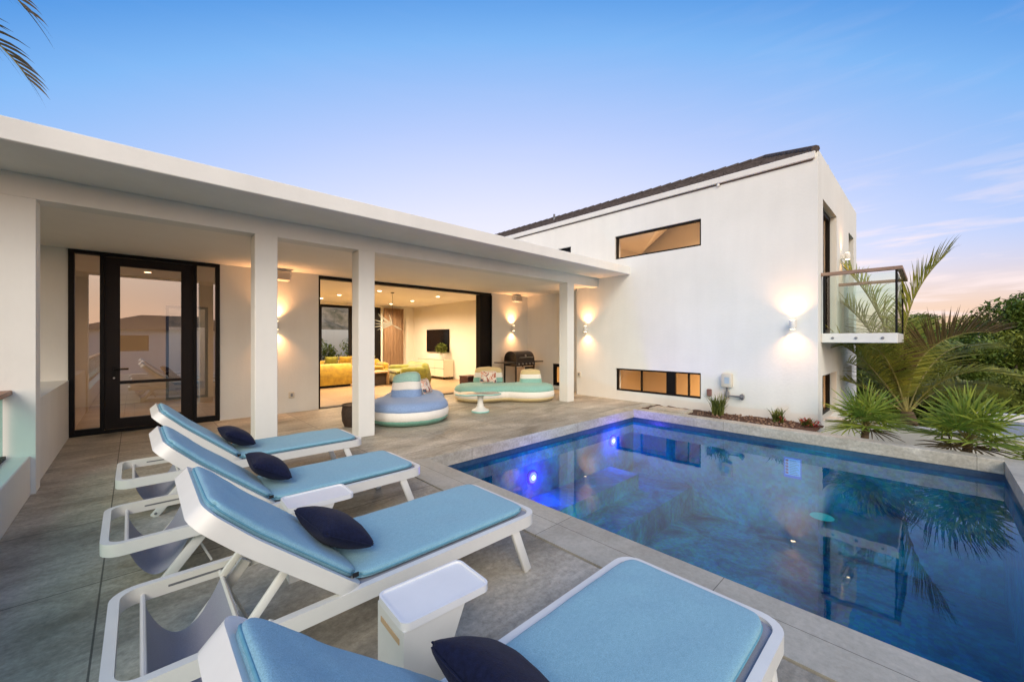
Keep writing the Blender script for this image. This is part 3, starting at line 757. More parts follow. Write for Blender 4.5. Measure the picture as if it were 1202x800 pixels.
# pool lamps in the house-end wall and a floor disc
def pool_lamp(x, z, label):
    t = thing('pool_lamp', label, 'pool light', (x, PY1, z), 0, 'underwater pool lights')
    bm = BM(); b2 = BM(); b3 = BM()
    for tgt, r, d0, d1 in ((bm, .115, -.001, -.02), (b2, .085, -.0205, -.028), (b3, .034, -.0285, -.034)):
        s = bmesh.new(); lathe(s, [(r, 0), (r * .97, abs(d1 - d0))], (0, 0, 0), 24)
        bmesh.ops.transform(s, matrix=Matrix.Translation((0, d0, 0)) @ Matrix.Rotation(R(90), 4, 'X'), verts=s.verts); merge(tgt, s)
    obj('ring', bm, violetem, t); obj('lens', b2, blueem, t); obj('bulb', b3, coreem, t)  # violet ring paints the lamp's halo as a glowing band
    lamp('lamp_light', 'POINT', t, (0, -.16, 0), 42, (.24, .06, 1.0), shadow_soft_size=.06)
def near_lamp(y, label):
    t = thing('pool_lamp', label, 'pool light', (PX0, y, -.62), 0, 'underwater pool lights')
    bm = BM(); b2 = BM()
    for tgt, r, d0 in ((bm, .115, .001), (b2, .085, .0205)):
        q = bmesh.new(); lathe(q, [(r, 0), (r * .97, .018 if r > .1 else .008)], (0, 0, 0), 24)
        bmesh.ops.transform(q, matrix=Matrix.Translation((d0, 0, 0)) @ Matrix.Rotation(R(90), 4, 'Y'), verts=q.verts); merge(tgt, q)
    obj('ring', bm, lwhite, t); obj('lens', b2, tealem, t)
    lamp('lamp_light', 'SPOT', t, (.08, 0, 0), 460, (.05, .76, 1.0), dir=(1, .22, -.10), spot_size=R(120), spot_blend=1.0, shadow_soft_size=.08)
near_lamp(1.9, 'turquoise underwater light in the pool wall nearest the loungers')
pool_lamp(4.62, -.70, 'glowing blue underwater light nearest the deck loungers')
pool_lamp(6.95, -.52, 'glowing blue underwater light at the far left pool corner')
bm = BM(); lathe(bm, [(.15, 0), (.14, .012)], (7.55, 1.14, -1.18), 24)
disc = obj('pool_disc', bm, tealem); tag(disc, 'small turquoise lit disc under the water near the far edge', 'pool light')
bm = BM(); lathe(bm, [(.05, -.55), (.05, 0)], (7.55, 1.14, -1.18), 12); obj('stem', bm, poolm, disc)


# sign on the far pool wall under the water: blue frame, red blocks, grey lines
t = thing('pool_sign', 'small blue framed notice board with red blocks in the water by the far edge', 'sign', (PX1 - .012, 1.55, -.58))
bm = BM(); box(bm, 0, .01, -.12, .12, -.165, .165, .003, 1); obj('frame', bm, mat('sign_blue', (.03, .10, .55), .5, var=.05), t)
bm = BM(); box(bm, -.003, 0, -.105, .10, -.12, .145); obj('face', bm, mat('sign_face', (.42, .42, .80), .5, var=.03), t)
bm = BM()
for k in range(5): box(bm, -.006, -.003, .055, .095, -.105 + k * .05, -.07 + k * .05)
obj('red_blocks', bm, mat('sign_red', (.7, .03, .10), .5, var=.05), t)
bm = BM()
for k in range(9): box(bm, -.006, -.003, -.09 + .02 * (k % 3), .04, -.105 + k * .027, -.096 + k * .027)
obj('text_lines', bm, greym, t)

# ------------------------------------------------------------------ glass balustrade on the left kerb
t = thing('balustrade', 'frosted glass balustrade with wooden handrail on the white kerb', 'balustrade', (-.90, 0, .375))
bm = BM()
for y0, y1 in ((-5.9, -4.1), (-4.08, -2.1), (-2.08, -.1), (-.08, 1.9), (1.92, 3.9), (3.92, 5.96)): box(bm, -.008, .008, y0, y1, .02, .60)
obj('glass', bm, g_frost, t)
bm = BM(); box(bm, -.06, .06, -5.95, 6.01, .60, .645, .006, 1); obj('handrail', bm, woodrail, t)
bm = BM(); box(bm, -.022, .022, -5.95, 6.0, .001, .03); obj('channel', bm, blackf, t)

# ------------------------------------------------------------------ sun loungers
LW, LL = .74, 2.03                # width, length; foot at x=0, head at -x
HX = -1.20                       # hinge
def rounded_rect(x0, x1, y0, y1, r, n=6):
    pts = []
    for cx, cy_, a0 in ((x1 - r, y1 - r, 0), (x0 + r, y1 - r, 90), (x0 + r, y0 + r, 180), (x1 - r, y0 + r, 270)):
        for k in range(n + 1):
            a = R(a0 + 90 * k / n); pts.append((cx + r * math.cos(a), cy_ + r * math.sin(a)))
    return pts
def ring(bm, outer, inner, z0, z1):
    n = len(outer)
    L = [[bm.verts.new((p[0], p[1], z)) for p in P] for P, z in ((outer, z0), (outer, z1), (inner, z1), (inner, z0))]
    for a in range(4):
        A, B = L[a], L[(a + 1) % 4]
        for i in range(n): bm.faces.new((A[i], A[(i + 1) % n], B[(i + 1) % n], B[i]))
def sharp_bevel(bm, off=.006):
    es = [e for e in bm.edges if len(e.link_faces) == 2 and e.calc_face_angle(0) > R(60)]
    bmesh.ops.bevel(bm, geom=es, offset=off, segments=2, affect='EDGES', profile=.5)
TILT, BEND, SB = R(40.5), R(4), .55
def back_map(v):
    """flat backrest coordinates (s along, y across, h normal) to lounger space, bent near the head"""
    s, y, h = v
    def dirn(a): return Vector((-math.cos(a), 0, math.sin(a)))
    x, z, ang = HX, .345, TILT
    steps = 24; ds = s / steps
    p = Vector((x, 0, z))
    for i in range(steps):
        si = (i + .5) * ds
        k = min(1, max(0, (si - SB + .05) / .10)) if s > 0 else 0
        ang = TILT + BEND * k
        p = p + dirn(ang) * ds
    nrm = Vector((math.sin(ang), 0, math.cos(ang)))
    p = p + nrm * h; p.y = y
    return p
def cushion_bm(x0, x1, y0, y1, T, nx, ny, px=10, q=.42, base=0.0, crown=.0, seed=0, wr=.004):
    """soft flat cushion over a rectangle with rounded corners: top and bottom share the seam"""
    bm = BM(); top, bot = [], []
    for i in range(nx + 1):
        ra, rb = [], []
        # cosine spacing gathers vertices toward the seam
        u = -math.cos(math.pi * i / nx); u = math.copysign(abs(u) ** .9, u)
        for j in range(ny + 1):
            v = -math.cos(math.pi * j / ny); v = math.copysign(abs(v) ** .9, v)
            f = (max(0, 1 - abs(u) ** px) * max(0, 1 - abs(v) ** px)) ** q
            X, Y = (x0 + x1) / 2 + u * (x1 - x0) / 2, (y0 + y1) / 2 + v * (y1 - y0) / 2
            # round the corners in plan
            k = .035 * (abs(u) ** 14) * (abs(v) ** 14)
            X -= math.copysign(k, u); Y -= math.copysign(k, v)
            w = wr * mnoise.noise(Vector((X * 7 + seed, Y * 7, seed))) + wr * .6 * mnoise.noise(Vector((X * 16, Y * 16 + seed, 3)))
            zt = base + T * .5 + T * .5 * f + crown * (1 - u * u) * (1 - v * v) + w * f
            zb = base + T * .5 - T * .5 * f
            a = bm.verts.new((X, Y, zt)); ra.append(a)
            edge = i in (0, nx) or j in (0, ny)
            rb.append(a if edge else bm.verts.new((X, Y, zb)))
        top.append(ra); bot.append(rb)
    for i in range(nx):
        for j in range(ny):
            bm.faces.new((top[i][j], top[i + 1][j], top[i + 1][j + 1], top[i][j + 1]))
            bm.faces.new((bot[i][j], bot[i][j + 1], bot[i + 1][j + 1], bot[i + 1][j]))
    seam = [top[i][0].co.copy() for i in range(nx + 1)] + [top[nx][j].co.copy() for j in range(1, ny + 1)] + \
           [top[i][ny].co.copy() for i in range(nx - 1, -1, -1)] + [top[0][j].co.copy() for j in range(ny - 1, 0, -1)]
    return bm, seam

def make_lounger():
    root = thing('sun_lounger', '', 'sun lounger')
    W = LW / 2
    o = rounded_rect(-LL, 0, -W, W, .10); i = rounded_rect(-LL + .036, -.036, -W + .036, W - .036, .068)
    bm = BM(); ring(bm, o, i, .292, .362); sharp_bevel(bm, .007)
    fr = obj('frame', bm, lwhite, root, smooth=True)
    for s in (1, -1):
        bm = BM(); box(bm, -1.83, -1.55, s * (W - .0365) - .001, s * (W - .0365) + .001, .322, .332)
        obj('slot', bm, greym, fr)
        bm = BM(); tube(bm, [(HX + .02, s * (W - .030), .33), (HX + .02, s * (W - .085), .33)], .014, 10); obj('hinge', bm, greym, root, smooth=True)
    for x_, r_ in ((-1.63, .009), (-1.92, .010)):
        bm = BM(); tube(bm, [(x_, -W + .03, .318), (x_, W - .03, .318)], r_, 8); obj('cross_tube', bm, lwhite, root, smooth=True)
    # seat fabric
    bm = BM(); nx, ny = 20, 10; g = []
    for a in range(nx + 1):
        g.append([bm.verts.new((-.030 + a / nx * (HX + .03), -W + .030 + b / ny * (LW - .06), .350 - .012 * math.sin(math.pi * b / ny))) for b in range(ny + 1)])
    for a in range(nx):
        for b in range(ny): bm.faces.new((g[a][b], g[a + 1][b], g[a + 1][b + 1], g[a][b + 1]))
    obj('seat_fabric', bm, slingm, root, smooth='all')
    # storage sling below the head end
    bm = BM(); nx = 18; g = []
    for a in range(nx + 1):
        k = a / nx; x = -1.92 + k * .30; z = .315 - .24 * math.sin(math.pi * min(1, k * 1.02)) ** .8 * (1 - .25 * k)
        g.append([bm.verts.new((x, -W + .06 + b / 6 * (LW - .12), z + .012 * math.sin(math.pi * b / 6))) for b in range(7)])
    for a in range(nx):
        for b in range(6): bm.faces.new((g[a][b], g[a + 1][b], g[a + 1][b + 1], g[a][b + 1]))
    obj('storage_sling', bm, slingm, root, smooth='all')
    # legs
    for s in (1, -1):
        y = s * (W - .022)
        bm = BM(); bar(bm, (-.205, y, .30), (-.085, y, .0), .030, .058, .008, up=(0, s, 0) if False else None)
        obj('leg', bm, lwhite, root, smooth=True)
        bm = BM(); bar(bm, (-1.52, s * (W - .055), .345), (-1.80, s * (W - .055), .0), .026, .058, .008)
        lg = obj('leg', bm, lwhite, root, smooth=True)
        bm = BM(); tube(bm, [(-1.785, s * (W - .07), .03), (-1.785, s * (W - .036), .03)], .010, 10); obj('foot_screw', bm, greym, lg)
    # backrest: bent U frame
    o = rounded_rect(-.02, .785, -W + .004, W - .004, .085, 8); i = rounded_rect(.012, .748, -W + .042, W - .042, .050, 8)
    def dense(P, n=7):
        Q = []
        for a in range(len(P)):
            p, q = P[a], P[(a + 1) % len(P)]
            L = math.hypot(p[0] - q[0], p[1] - q[1]); m = max(1, int(L / .03))
            Q += [(p[0] + (q[0] - p[0]) * b / m, p[1] + (q[1] - p[1]) * b / m) for b in range(m)]
        return Q
    # resample outer and inner with the same counts per segment
    def pair(o, i):
        A, B = [], []
        for a in range(len(o)):
            p, q = o[a], o[(a + 1) % len(o)]; p2, q2 = i[a], i[(a + 1) % len(i)]
            m = max(1, int(math.hypot(p[0] - q[0], p[1] - q[1]) / .035))
            for b in range(m):
                t_ = b / m
                A.append((p[0] + (q[0] - p[0]) * t_, p[1] + (q[1] - p[1]) * t_)); B.append((p2[0] + (q2[0] - p2[0]) * t_, p2[1] + (q2[1] - p2[1]) * t_))
        return A, B
    A, B = pair(o, i)
    bm = BM(); ring(bm, A, B, -.035, .030); sharp_bevel(bm, .006)
    for v in bm.verts: v.co = back_map(v.co)
    bf = obj('backrest_frame', bm, lwhite, root, smooth=True)
    bm = BM(); g = []; nx = 26
    for a in range(nx + 1):
        g.append([bm.verts.new(back_map((.005 + a / nx * .755, -W + .036 + b / 10 * (LW - .072), .012 - .010 * math.sin(math.pi * b / 10)))) for b in range(11)])
    for a in range(nx):
        for b in range(10): bm.faces.new((g[a][b], g[a + 1][b], g[a + 1][b + 1], g[a][b + 1]))
    obj('backrest_fabric', bm, slingm, bf, smooth='all')
    # props
    for s in (1, -1):
        y = s * (W - .10)
        a = back_map((.32, y, -.03)); b = Vector((-1.63, y, .318))
        bm = BM(); bar(bm, a, b, .024, .034, .006); obj('prop', bm, lwhite, root, smooth=True)
        bm = BM(); tube(bm, [b, Vector((-1.52, y * .9, .06)), ], .007, 8); obj('stay_rod', bm, lwhite, root, smooth=True)
    # cushions
    bm, seam = cushion_bm(HX + .01, -.062, -.312, .312, .048, 40, 26, q=.22, base=.352, crown=.002, seed=1.3, wr=.005)
    c = obj('seat_cushion', bm, cushm, root, smooth='all')
    bm = BM(); tube(bm, seam, .0042, 6, closed=True); obj('piping', bm, pipm, c, smooth='all')
    bm, seam = cushion_bm(.012, .768, -.312, .312, .050, 40, 26, q=.22, base=.018, crown=.004, seed=5.1, wr=.005)
    for v in bm.verts: v.co = back_map(v.co)
    c = obj('back_cushion', bm, cushm, root, smooth='all')
    bm = BM(); tube(bm, [back_map(p) for p in seam], .0042, 6, closed=True); obj('piping', bm, pipm, c, smooth='all')
    bm = BM(); a = back_map((.030, -.314, .048)); box(bm, a.x - .014, a.x + .014, a.y - .003, a.y + .002, a.z - .010, a.z + .010); obj('maker_tag', bm, tagm, c)
    return root
lounger = make_lounger()
LG = 'blue cushioned sun loungers in a row by the pool'
lab = ['white sun lounger farthest from camera, nearest the glazed door and columns',
       'second farthest white sun lounger, ending beside the small table nearer the house',
       'white sun lounger between the two small white side tables, navy pillow at mid cushion',
       'nearest white sun lounger, its foot end filling the bottom of the picture by the pool']
FX = 1.905
ly = [4.48 + .37, 3.135 + .37, 1.79 + .37, .40 + .37 - .01]
for k in range(4):
    o = lounger if k == 0 else dup(lounger)
    o.location = (FX + (0.01, -.02, .04, 0)[k], ly[k], 0); o.rotation_euler.z = R((0, .5, -.4, 0)[k]); o['label'] = lab[k]; o['group'] = LG

# navy pillows lying in the crease
def pillow_bm(w, h, T, seed, n=22):
    bm, seam = cushion_bm(-w / 2, w / 2, -h / 2, h / 2, T, n, n, px=2.4, q=.55, base=-T / 2, seed=seed, wr=.006)
    for v in bm.verts:
        u, vv = v.co.x / (w / 2), v.co.y / (h / 2)
        v.co.x *= 1 - .10 * (1 - u * u) * 0 - .09 * (1 - vv * vv) * abs(u) ** 3
        v.co.y *= 1 - .12 * (1 - u * u) * abs(vv) ** 3
    return bm, seam
PG = 'navy pillows on the loungers'
plab = ['navy scatter pillow on the farthest lounger', 'navy scatter pillow on the second farthest lounger', 'navy scatter pillow on the lounger between the side tables', 'navy scatter pillow on the nearest lounger at the bottom edge']
for k in range(4):
    bm, seam = pillow_bm(.43, .30, .15, 2.0 + k * 3)
    o = obj('pillow', bm, navy, smooth='all'); tag(o, plab[k], 'pillow', PG)
    bm = BM(); tube(bm, seam[::2], .003, 5, closed=True); s = obj('seam', bm, navy, o)
    bm = BM(); box(bm, .195, .222, -.150, -.143, -.004, .004); obj('maker_tag', bm, greym, o)
    # leaning on the lower part of the backrest, long side across
    c = back_map((.10, 0, .055 + .085))
    o.location = (FX + c.x + .03, ly[k] + (.0, .02, -.02, .06)[k], c.z + .012)
    o.rotation_euler = (R(0), R(36), R((2, -3, 3, -2)[k]))
    # local x across the lounger
    o.rotation_euler = (Matrix.Rotation(R((3, -3, 4, -2)[k]), 4, 'Z') @ Matrix.Rotation(R(30), 4, 'Y') @ Matrix.Rotation(R(90), 4, 'Z')).to_euler()

# ------------------------------------------------------------------ little white side tables
def make_side_table():
    t = thing('side_table', '', 'side table')
    o = rounded_rect(0, .40, -.125, .125, .035, 6); i = rounded_rect(.010, .39, -.115, .115, .026, 6)
    bm = BM(); prism(bm, o, .430, .452); ring(bm, o, i, .452, .460)
    obj('tray', bm, tablem, t, smooth=True)
    # tapering pedestal: side profile with a curved sloping front
    prof = [(.004, 0), (.004, .43), (.272, .43), (.215, .30), (.190, .22), (.182, .14), (.19, 0)]
    bm = BM(); a = [bm.verts.new((x, -.120, z)) for x, z in prof]; b = [bm.verts.new((x, .120, z)) for x, z in prof]
    bm.faces.new(a); bm.faces.new(b[::-1]); n = len(prof)
    for k in range(n): bm.faces.new((a[k], a[(k + 1) % n], b[(k + 1) % n], b[k]))
    es = [e for e in bm.edges if len(e.link_faces) == 2 and e.calc_face_angle(0) > R(50) and min(v.co.z for v in e.verts) < .42]
    bmesh.ops.bevel(bm, geom=es, offset=.022, segments=4, affect='EDGES', profile=.5)
    obj('pedestal', bm, lwhite, t, smooth=True)
    bm = BM(); box(bm, .001, .0035, -.085, .085, .365, .388, .001, 1); obj('handle_slot', bm, slotm, t)
    return t
st = make_side_table(); st.location = (.715, 1.445, 0)
tag(st, 'white side table with tan handle slot, between the two nearest loungers', 'side table', 'white side tables between loungers')
s2 = dup(st); s2.location = (.690, 2.835, 0); s2.rotation_euler.z = R(-2)
s2['label'] = 'farther white side table between the second and third loungers from the camera'
st.rotation_euler.z = R(-3)

# ------------------------------------------------------------------ pebble daybeds
def peanut(c1, r1, c2, r2, neck=.78, n=96):
    """smooth outline round two lobes (walk round an implicit blend)"""
    c1, c2 = Vector(c1), Vector(c2); m = (c1 + c2) / 2; out = []
    def f(p):
        return math.exp(-((p - c1).length / r1) ** 2 * 1.2) + math.exp(-((p - c2).length / r2) ** 2 * 1.2) - math.exp(-1.2)
    for k in range(n):
        a = 2 * math.pi * k / n; d = Vector((math.cos(a), math.sin(a)))
        lo, hi = 0.0, 4.0
        # march outwards to the last crossing
        r = 4.0
        while r > 0 and f(m + d * r) < 0: r -= .02
        out.append(m + d * r)
    return out
def layer(bm, outl, prof):
    """closed skin: outline offset inwards by prof (inset, z)"""
    n = len(outl); rings = []
    nr = []
    for k in range(n):
        tg = (outl[(k + 1) % n] - outl[k - 1]).normalized(); nr.append(Vector((tg.y, -tg.x)))
    for ins, z in prof:
        rings.append([bm.verts.new((outl[k].x - nr[k].x * ins, outl[k].y - nr[k].y * ins, z)) for k in range(n)])
    for A, B in zip(rings, rings[1:]):
        for k in range(n): bm.faces.new((A[k], A[(k + 1) % n], B[(k + 1) % n], B[k]))
    for rg, z in ((rings[0], prof[0][1]), (rings[-1], prof[-1][1])):
        c = bm.verts.new((sum(v.co.x for v in rg) / n, sum(v.co.y for v in rg) / n, z + (.012 if rg is rings[-1] else 0)))
        for k in range(n): bm.faces.new((rg[k], rg[(k + 1) % n], c))
def daybed(label, outl, cols, H=.40):
    t = thing('daybed', label, 'daybed', (0, 0, 0), 0, 'striped pebble daybeds on the terrace')
    z1, z2 = H * .27, H * .63
    bm = BM(); layer(bm, outl, [(.14, .004), (.09, .012), (.045, .045), (.020, z1 * .65), (.010, z1 - .003)]); obj('base_band', bm, FAB[cols[0]], t, smooth='all')
    bm = BM(); layer(bm, outl, [(.018, z1 - .004), (.008, z1 + .004), (.0, z1 + (z2 - z1) * .5), (.008, z2 - .004), (.016, z2 + .002)]); obj('middle_band', bm, FAB[cols[1]], t, smooth='all')
    bm = BM(); layer(bm, outl, [(.018, z2), (.010, z2 + .008), (.018, z2 + .05), (.045, H - .045), (.085, H - .018), (.15, H - .002), (.24, H + .006)]); obj('top_cushion', bm, FAB[cols[2]], t, smooth='all')
    return t
def backrest(par, cx, cy_, ang, w, d, cols, z0, h, lean=.06, sadd=0.0):
    """striped bolster: three stacked bands shrinking upwards"""
    n = 48; levels = 18
    def ring_at(f):
        # width shrinks with height, rounded at top and bottom
        k = 1.0 - .12 * f - .05 * f * f
        edge = 1.0
        if f < .08: edge = .93 + .07 * math.sqrt(max(0, 1 - ((.08 - f) / .08) ** 2))
        if f > .84: edge = math.sqrt(max(0.001, 1 - ((f - .84) / .165) ** 2)) * .34 + .66
        pts = []
        for i in range(n):
            a = 2 * math.pi * i / n; ca, sa = math.cos(a), math.sin(a)
            x = math.copysign(abs(ca) ** .62, ca) * w / 2 * k * edge; y = math.copysign(abs(sa) ** .62, sa) * d / 2 * k * edge + lean * f
            z = z0 + h * f + (sadd * math.sin(x / w * 5.5 + .5) * f)
            X = cx + x * math.cos(ang) - y * math.sin(ang); Y = cy_ + x * math.sin(ang) + y * math.cos(ang)
            pts.append((X, Y, z))
        return pts
    cut = [0, .34, .66, 1.0]
    if len(cols) == 3:
        for b in range(3):
            bm = BM(); rs = []
            m = 8
            for q_ in range(m + 1):
                f = cut[b] + (cut[b + 1] - cut[b]) * q_ / m
                P = ring_at(f)
                if q_ in (0, m) and 0 < f < 1: # tiny groove between bands
                    c0 = Vector((cx, cy_, 0)); P = [(c0.x + (x - c0.x) * .992, c0.y + (y - c0.y) * .992, z) for x, y, z in P]
                rs.append([bm.verts.new(p) for p in P])
            for A, B in zip(rs, rs[1:]):
                for i in range(n): bm.faces.new((A[i], A[(i + 1) % n], B[(i + 1) % n], B[i]))
            bm.faces.new(rs[0][::-1])
            rg = rs[-1]; c = bm.verts.new((sum(v.co.x for v in rg) / n, sum(v.co.y for v in rg) / n, sum(v.co.z for v in rg) / n + (.02 if b == 2 else 0)))
            for i in range(n): bm.faces.new((rg[i], rg[(i + 1) % n], c))
            obj('backrest_band', bm, FAB[cols[b]], par, smooth='all')
d1 = daybed('blue topped pebble daybed with cream and green bands beside the second column', peanut((3.72, 6.72), .74, (4.36, 7.60), .60), ('green', 'cream', 'blue'))
backrest(d1, 3.85, 7.05, R(-42), .58, .46, ('blue', 'cream', 'pale'), .385, .46, .05, .022)
d2 = daybed('mint topped kidney daybed with cream and yellow bands near the third column', peanut((6.22, 7.75), .62, (7.22, 6.95), .62), ('yellow', 'cream', 'mint'))
backrest(d2, 6.75, 8.02, R(-45), .80, .30, ('mint', 'cream', 'yellow'), .39, .38, .05)
backrest(d2, 7.42, 7.12, R(-38), .58, .34, ('mint', 'cream', 'yellow'), .39, .34, .05)
for (x, y, z, rz, tl, lb) in ((6.50, 7.72, .555, R(-44), 72, 'floral square pillow on the mint topped daybed'), (4.28, 7.05, .56, R(35), 68, 'floral pillow leaning on the backrest of the blue daybed')):
    bm, seam = pillow_bm(.42, .31, .12, 4.2 + x)
    o = obj('pillow', bm, floral, smooth='all'); tag(o, lb, 'pillow', 'floral pillows on the daybeds')
    o.location = (x, y, z); o.rotation_euler = (R(tl), 0, rz)
    bm = BM(); tube(bm, seam[::2], .004, 5, closed=True); obj('piping', bm, FAB['cream'], o)

# pedestal coffee table with a pebble top
t = thing('coffee_table', 'low white pedestal table with mint edged kidney top between daybeds', 'coffee table', (5.23, 6.47, 0))
bm = BM(); lathe(bm, [(.185, 0), (.190, .012), (.185, .030)], (0, 0, 0), 40); obj('foot_ring', bm, mintline, t, smooth=True)
bm = BM(); lathe(bm, [(.183, .0305), (.175, .045), (.11, .075), (.072, .12), (.060, .20), (.062, .30), (.09, .352)], (0, 0, 0), 40); obj('stem', bm, lwhite, t, smooth=True)
ot = peanut((-.20, .16), .27, (.16, -.14), .23)
bm = BM(); layer(bm, ot, [(.05, .352), (.012, .360), (0, .372), (.004, .383), (.02, .386)]); obj('table_top', bm, mintline, t, smooth=True)
bm = BM(); layer(bm, ot, [(.022, .3865), (.024, .390), (.03, .391)]); obj('top_inlay', bm, mat('inlay', (.55, .42, .34), .25, base2=(.45, .55, .52), scale=5, coat=.5), t)

# ------------------------------------------------------------------ grill
t = thing('grill', 'black hooded gas grill with side shelves in the terrace corner', 'barbecue grill', (8.42, 8.55, 0), 0)
bm = BM(); 
prof = []
for k in range(13): 
    a = math.pi * k / 12; prof.append((-.27 * math.cos(a), .86 + .30 * math.sin(a) ** .8))
A = [bm.verts.new((-.38, y, z)) for y, z in prof]; B = [bm.verts.new((.38, y, z)) for y, z in prof]
bm.faces.new(A); bm.faces.new(B[::-1]); n = len(prof)
for k in range(n): bm.faces.new((A[k], A[(k + 1) % n], B[(k + 1) % n], B[k]))
bmesh.ops.bevel(bm, geom=[e for e in bm.edges if abs(e.verts[0].co.x - e.verts[1].co.x) < .01 and len(e.link_faces) == 2 and e.calc_face_angle(0) > R(50)], offset=.03, segments=3, affect='EDGES')
hood = obj('hood', bm, grillm, t, smooth=True)
bm = BM(); tube(bm, [(-.25, -.27, .97), (-.25, -.33, .98), (.25, -.33, .98), (.25, -.27, .97)], .014, 8); obj('handle', bm, steel, hood, smooth=True)
bm = BM(); lathe(bm, [(.035, 0), (.035, .01)], (0, 0, 0), 16)
bmesh.ops.transform(bm, matrix=Matrix.Translation((0, -.262, 1.03)) @ Matrix.Rotation(R(70), 4, 'X'), verts=bm.verts); obj('thermometer', bm, steel, hood)
bm = BM(); box(bm, -.40, .40, -.28, .27, .72, .86, .015, 2); fb = obj('firebox', bm, grillm, t, smooth=True)
bm = BM()
for k in range(5):
    s = bmesh.new(); lathe(s, [(.028, 0), (.024, .03)], (0, 0, 0), 14); bmesh.ops.transform(s, matrix=Matrix.Translation((-.3 + .15 * k, -.281, .79)) @ Matrix.Rotation(R(90), 4, 'X'), verts=s.verts); merge(bm, s)
obj('knobs', bm, steel, fb)
for s in (-1, 1):
    bm = BM(); box(bm, s * .41, s * .80, -.25, .25, .815, .85, .012, 2); obj('side_shelf', bm, grillm, t, smooth=True)
for sx in (-1, 1):
    for sy in (-1, 1):
        bm = BM(); box(bm, sx * .38 - .02, sx * .38 + .02, sy * .24 - .02, sy * .24 + .02, .06, .72, .004, 1); lg = obj('leg', bm, grillm, t)
        bm = BM(); tube(bm, [(sx * .38 - .015, sy * .24, .035), (sx * .38 + .015, sy * .24, .035)], .035, 12); obj('castor', bm, blackf, lg)
bm = BM(); box(bm, -.40, .40, -.26, .26, .10, .13); obj('bottom_shelf', bm, grillm, t)
bm = BM(); box(bm, -.02, .36, -.262, -.245, .14, .70, .004, 1); obj('cart_panel', bm, grillm, t)
bm = BM(); box(bm, -.36, -.04, -.262, -.25, .14, .70, .004, 1); obj('cart_panel', bm, mat('cart_panel_tan', (.45, .30, .18), .4, var=.1), t)

# outdoor speakers under the terrace ceiling
def speaker(x, y, z, label):
    t = thing('speaker', label, 'speaker', (x, y, z), 0, 'white outdoor speakers')
    bm = BM(); box(bm, -.15, .15, -.10, .10, -.085, .085, .035, 3); obj('cabinet', bm, lwhite, t, smooth=True)
    bm = BM(); box(bm, -.125, .125, -.106, -.099, -.065, .065, .003, 1); obj('grille', bm, mat('speaker_mesh', (.55, .52, .47), .8, base2=(.40, .38, .34), scale=200), t)
    bm = BM(); tube(bm, [(-.155, 0, 0), (-.175, 0, .03), (-.175, 0, .12), (.175, 0, .12), (.175, 0, .03), (.155, 0, 0)], .012, 8); box(bm, -.10, .10, -.05, .05, .12, .145)
    obj('bracket', bm, lwhite, t, smooth=True)
speaker(2.12, 8.9, 2.755, 'white speaker under the ceiling just right of the first column')
speaker(8.62, 8.85, 2.755, 'white speaker under the ceiling above the grill')

# outlets and meter
def outlet(x, y, z, n, label):
    t = thing('outlet', label, 'power outlet', (x, y, z), 0, 'outdoor wall outlets')
    bm = BM()
    if n[0]: box(bm, -.03, .0, -.05, .05, -.06, .06, .006, 1)
    else: box(bm, -.05, .05, -.03, .0, -.06, .06, .006, 1)
    obj('cover', bm, plast, t)
    bm = BM()
    if n[0]: box(bm, -.034, -.0302, -.02, .02, -.03, .03)
    else: box(bm, -.02, .02, -.034, -.0302, -.03, .03)
    obj('socket', bm, greym, t)
outlet(XB - .001, 6.62, .56, (1, 0), 'small outlet low on the tall wall beside the third column')
outlet(2.35, YA - .001, .36, (0, 1), 'small outlet on the wall between door and glass front')
t = thing('utility_box', 'small beige meter box with grey pipe fittings on the tall wall', 'meter box', (XB, 2.87, .66))
bm = BM(); box(bm, -.11, -.002, -.10, .10, -.13, .15, .02, 2); obj('case', bm, plast, t, smooth=True)
bm = BM(); box(bm, -.113, -.1105, -.06, .03, -.05, .08); obj('window', bm, mat('meter_window', (.45, .55, .60), .3, var=.1), t)
bm = BM(); tube(bm, [(-.055, 0, -.13), (-.055, 0, -.30), (-.055, -.26, -.30)], .018, 8); tube(bm, [(-.055, 0, -.22), (-.055, 0, -.33)], .04, 10); tube(bm, [(-.055, -.24, -.30), (-.055, -.31, -.30)], .045, 10); tube(bm, [(-.055, -.28, -.36), (-.055, -.28, -.24)], .018, 8)
obj('pipe', bm, greym, t, smooth=True)
bm = BM(); box(bm, XB - .06, XB - .002, 3.18, 3.27, .31, .46, .01, 1)
tag(obj('tap_box', bm, mat('tap_box_red', (.25, .12, .10), .6, var=.2)), 'small dull red box on the wall above the spiky planter grass', 'tap box')

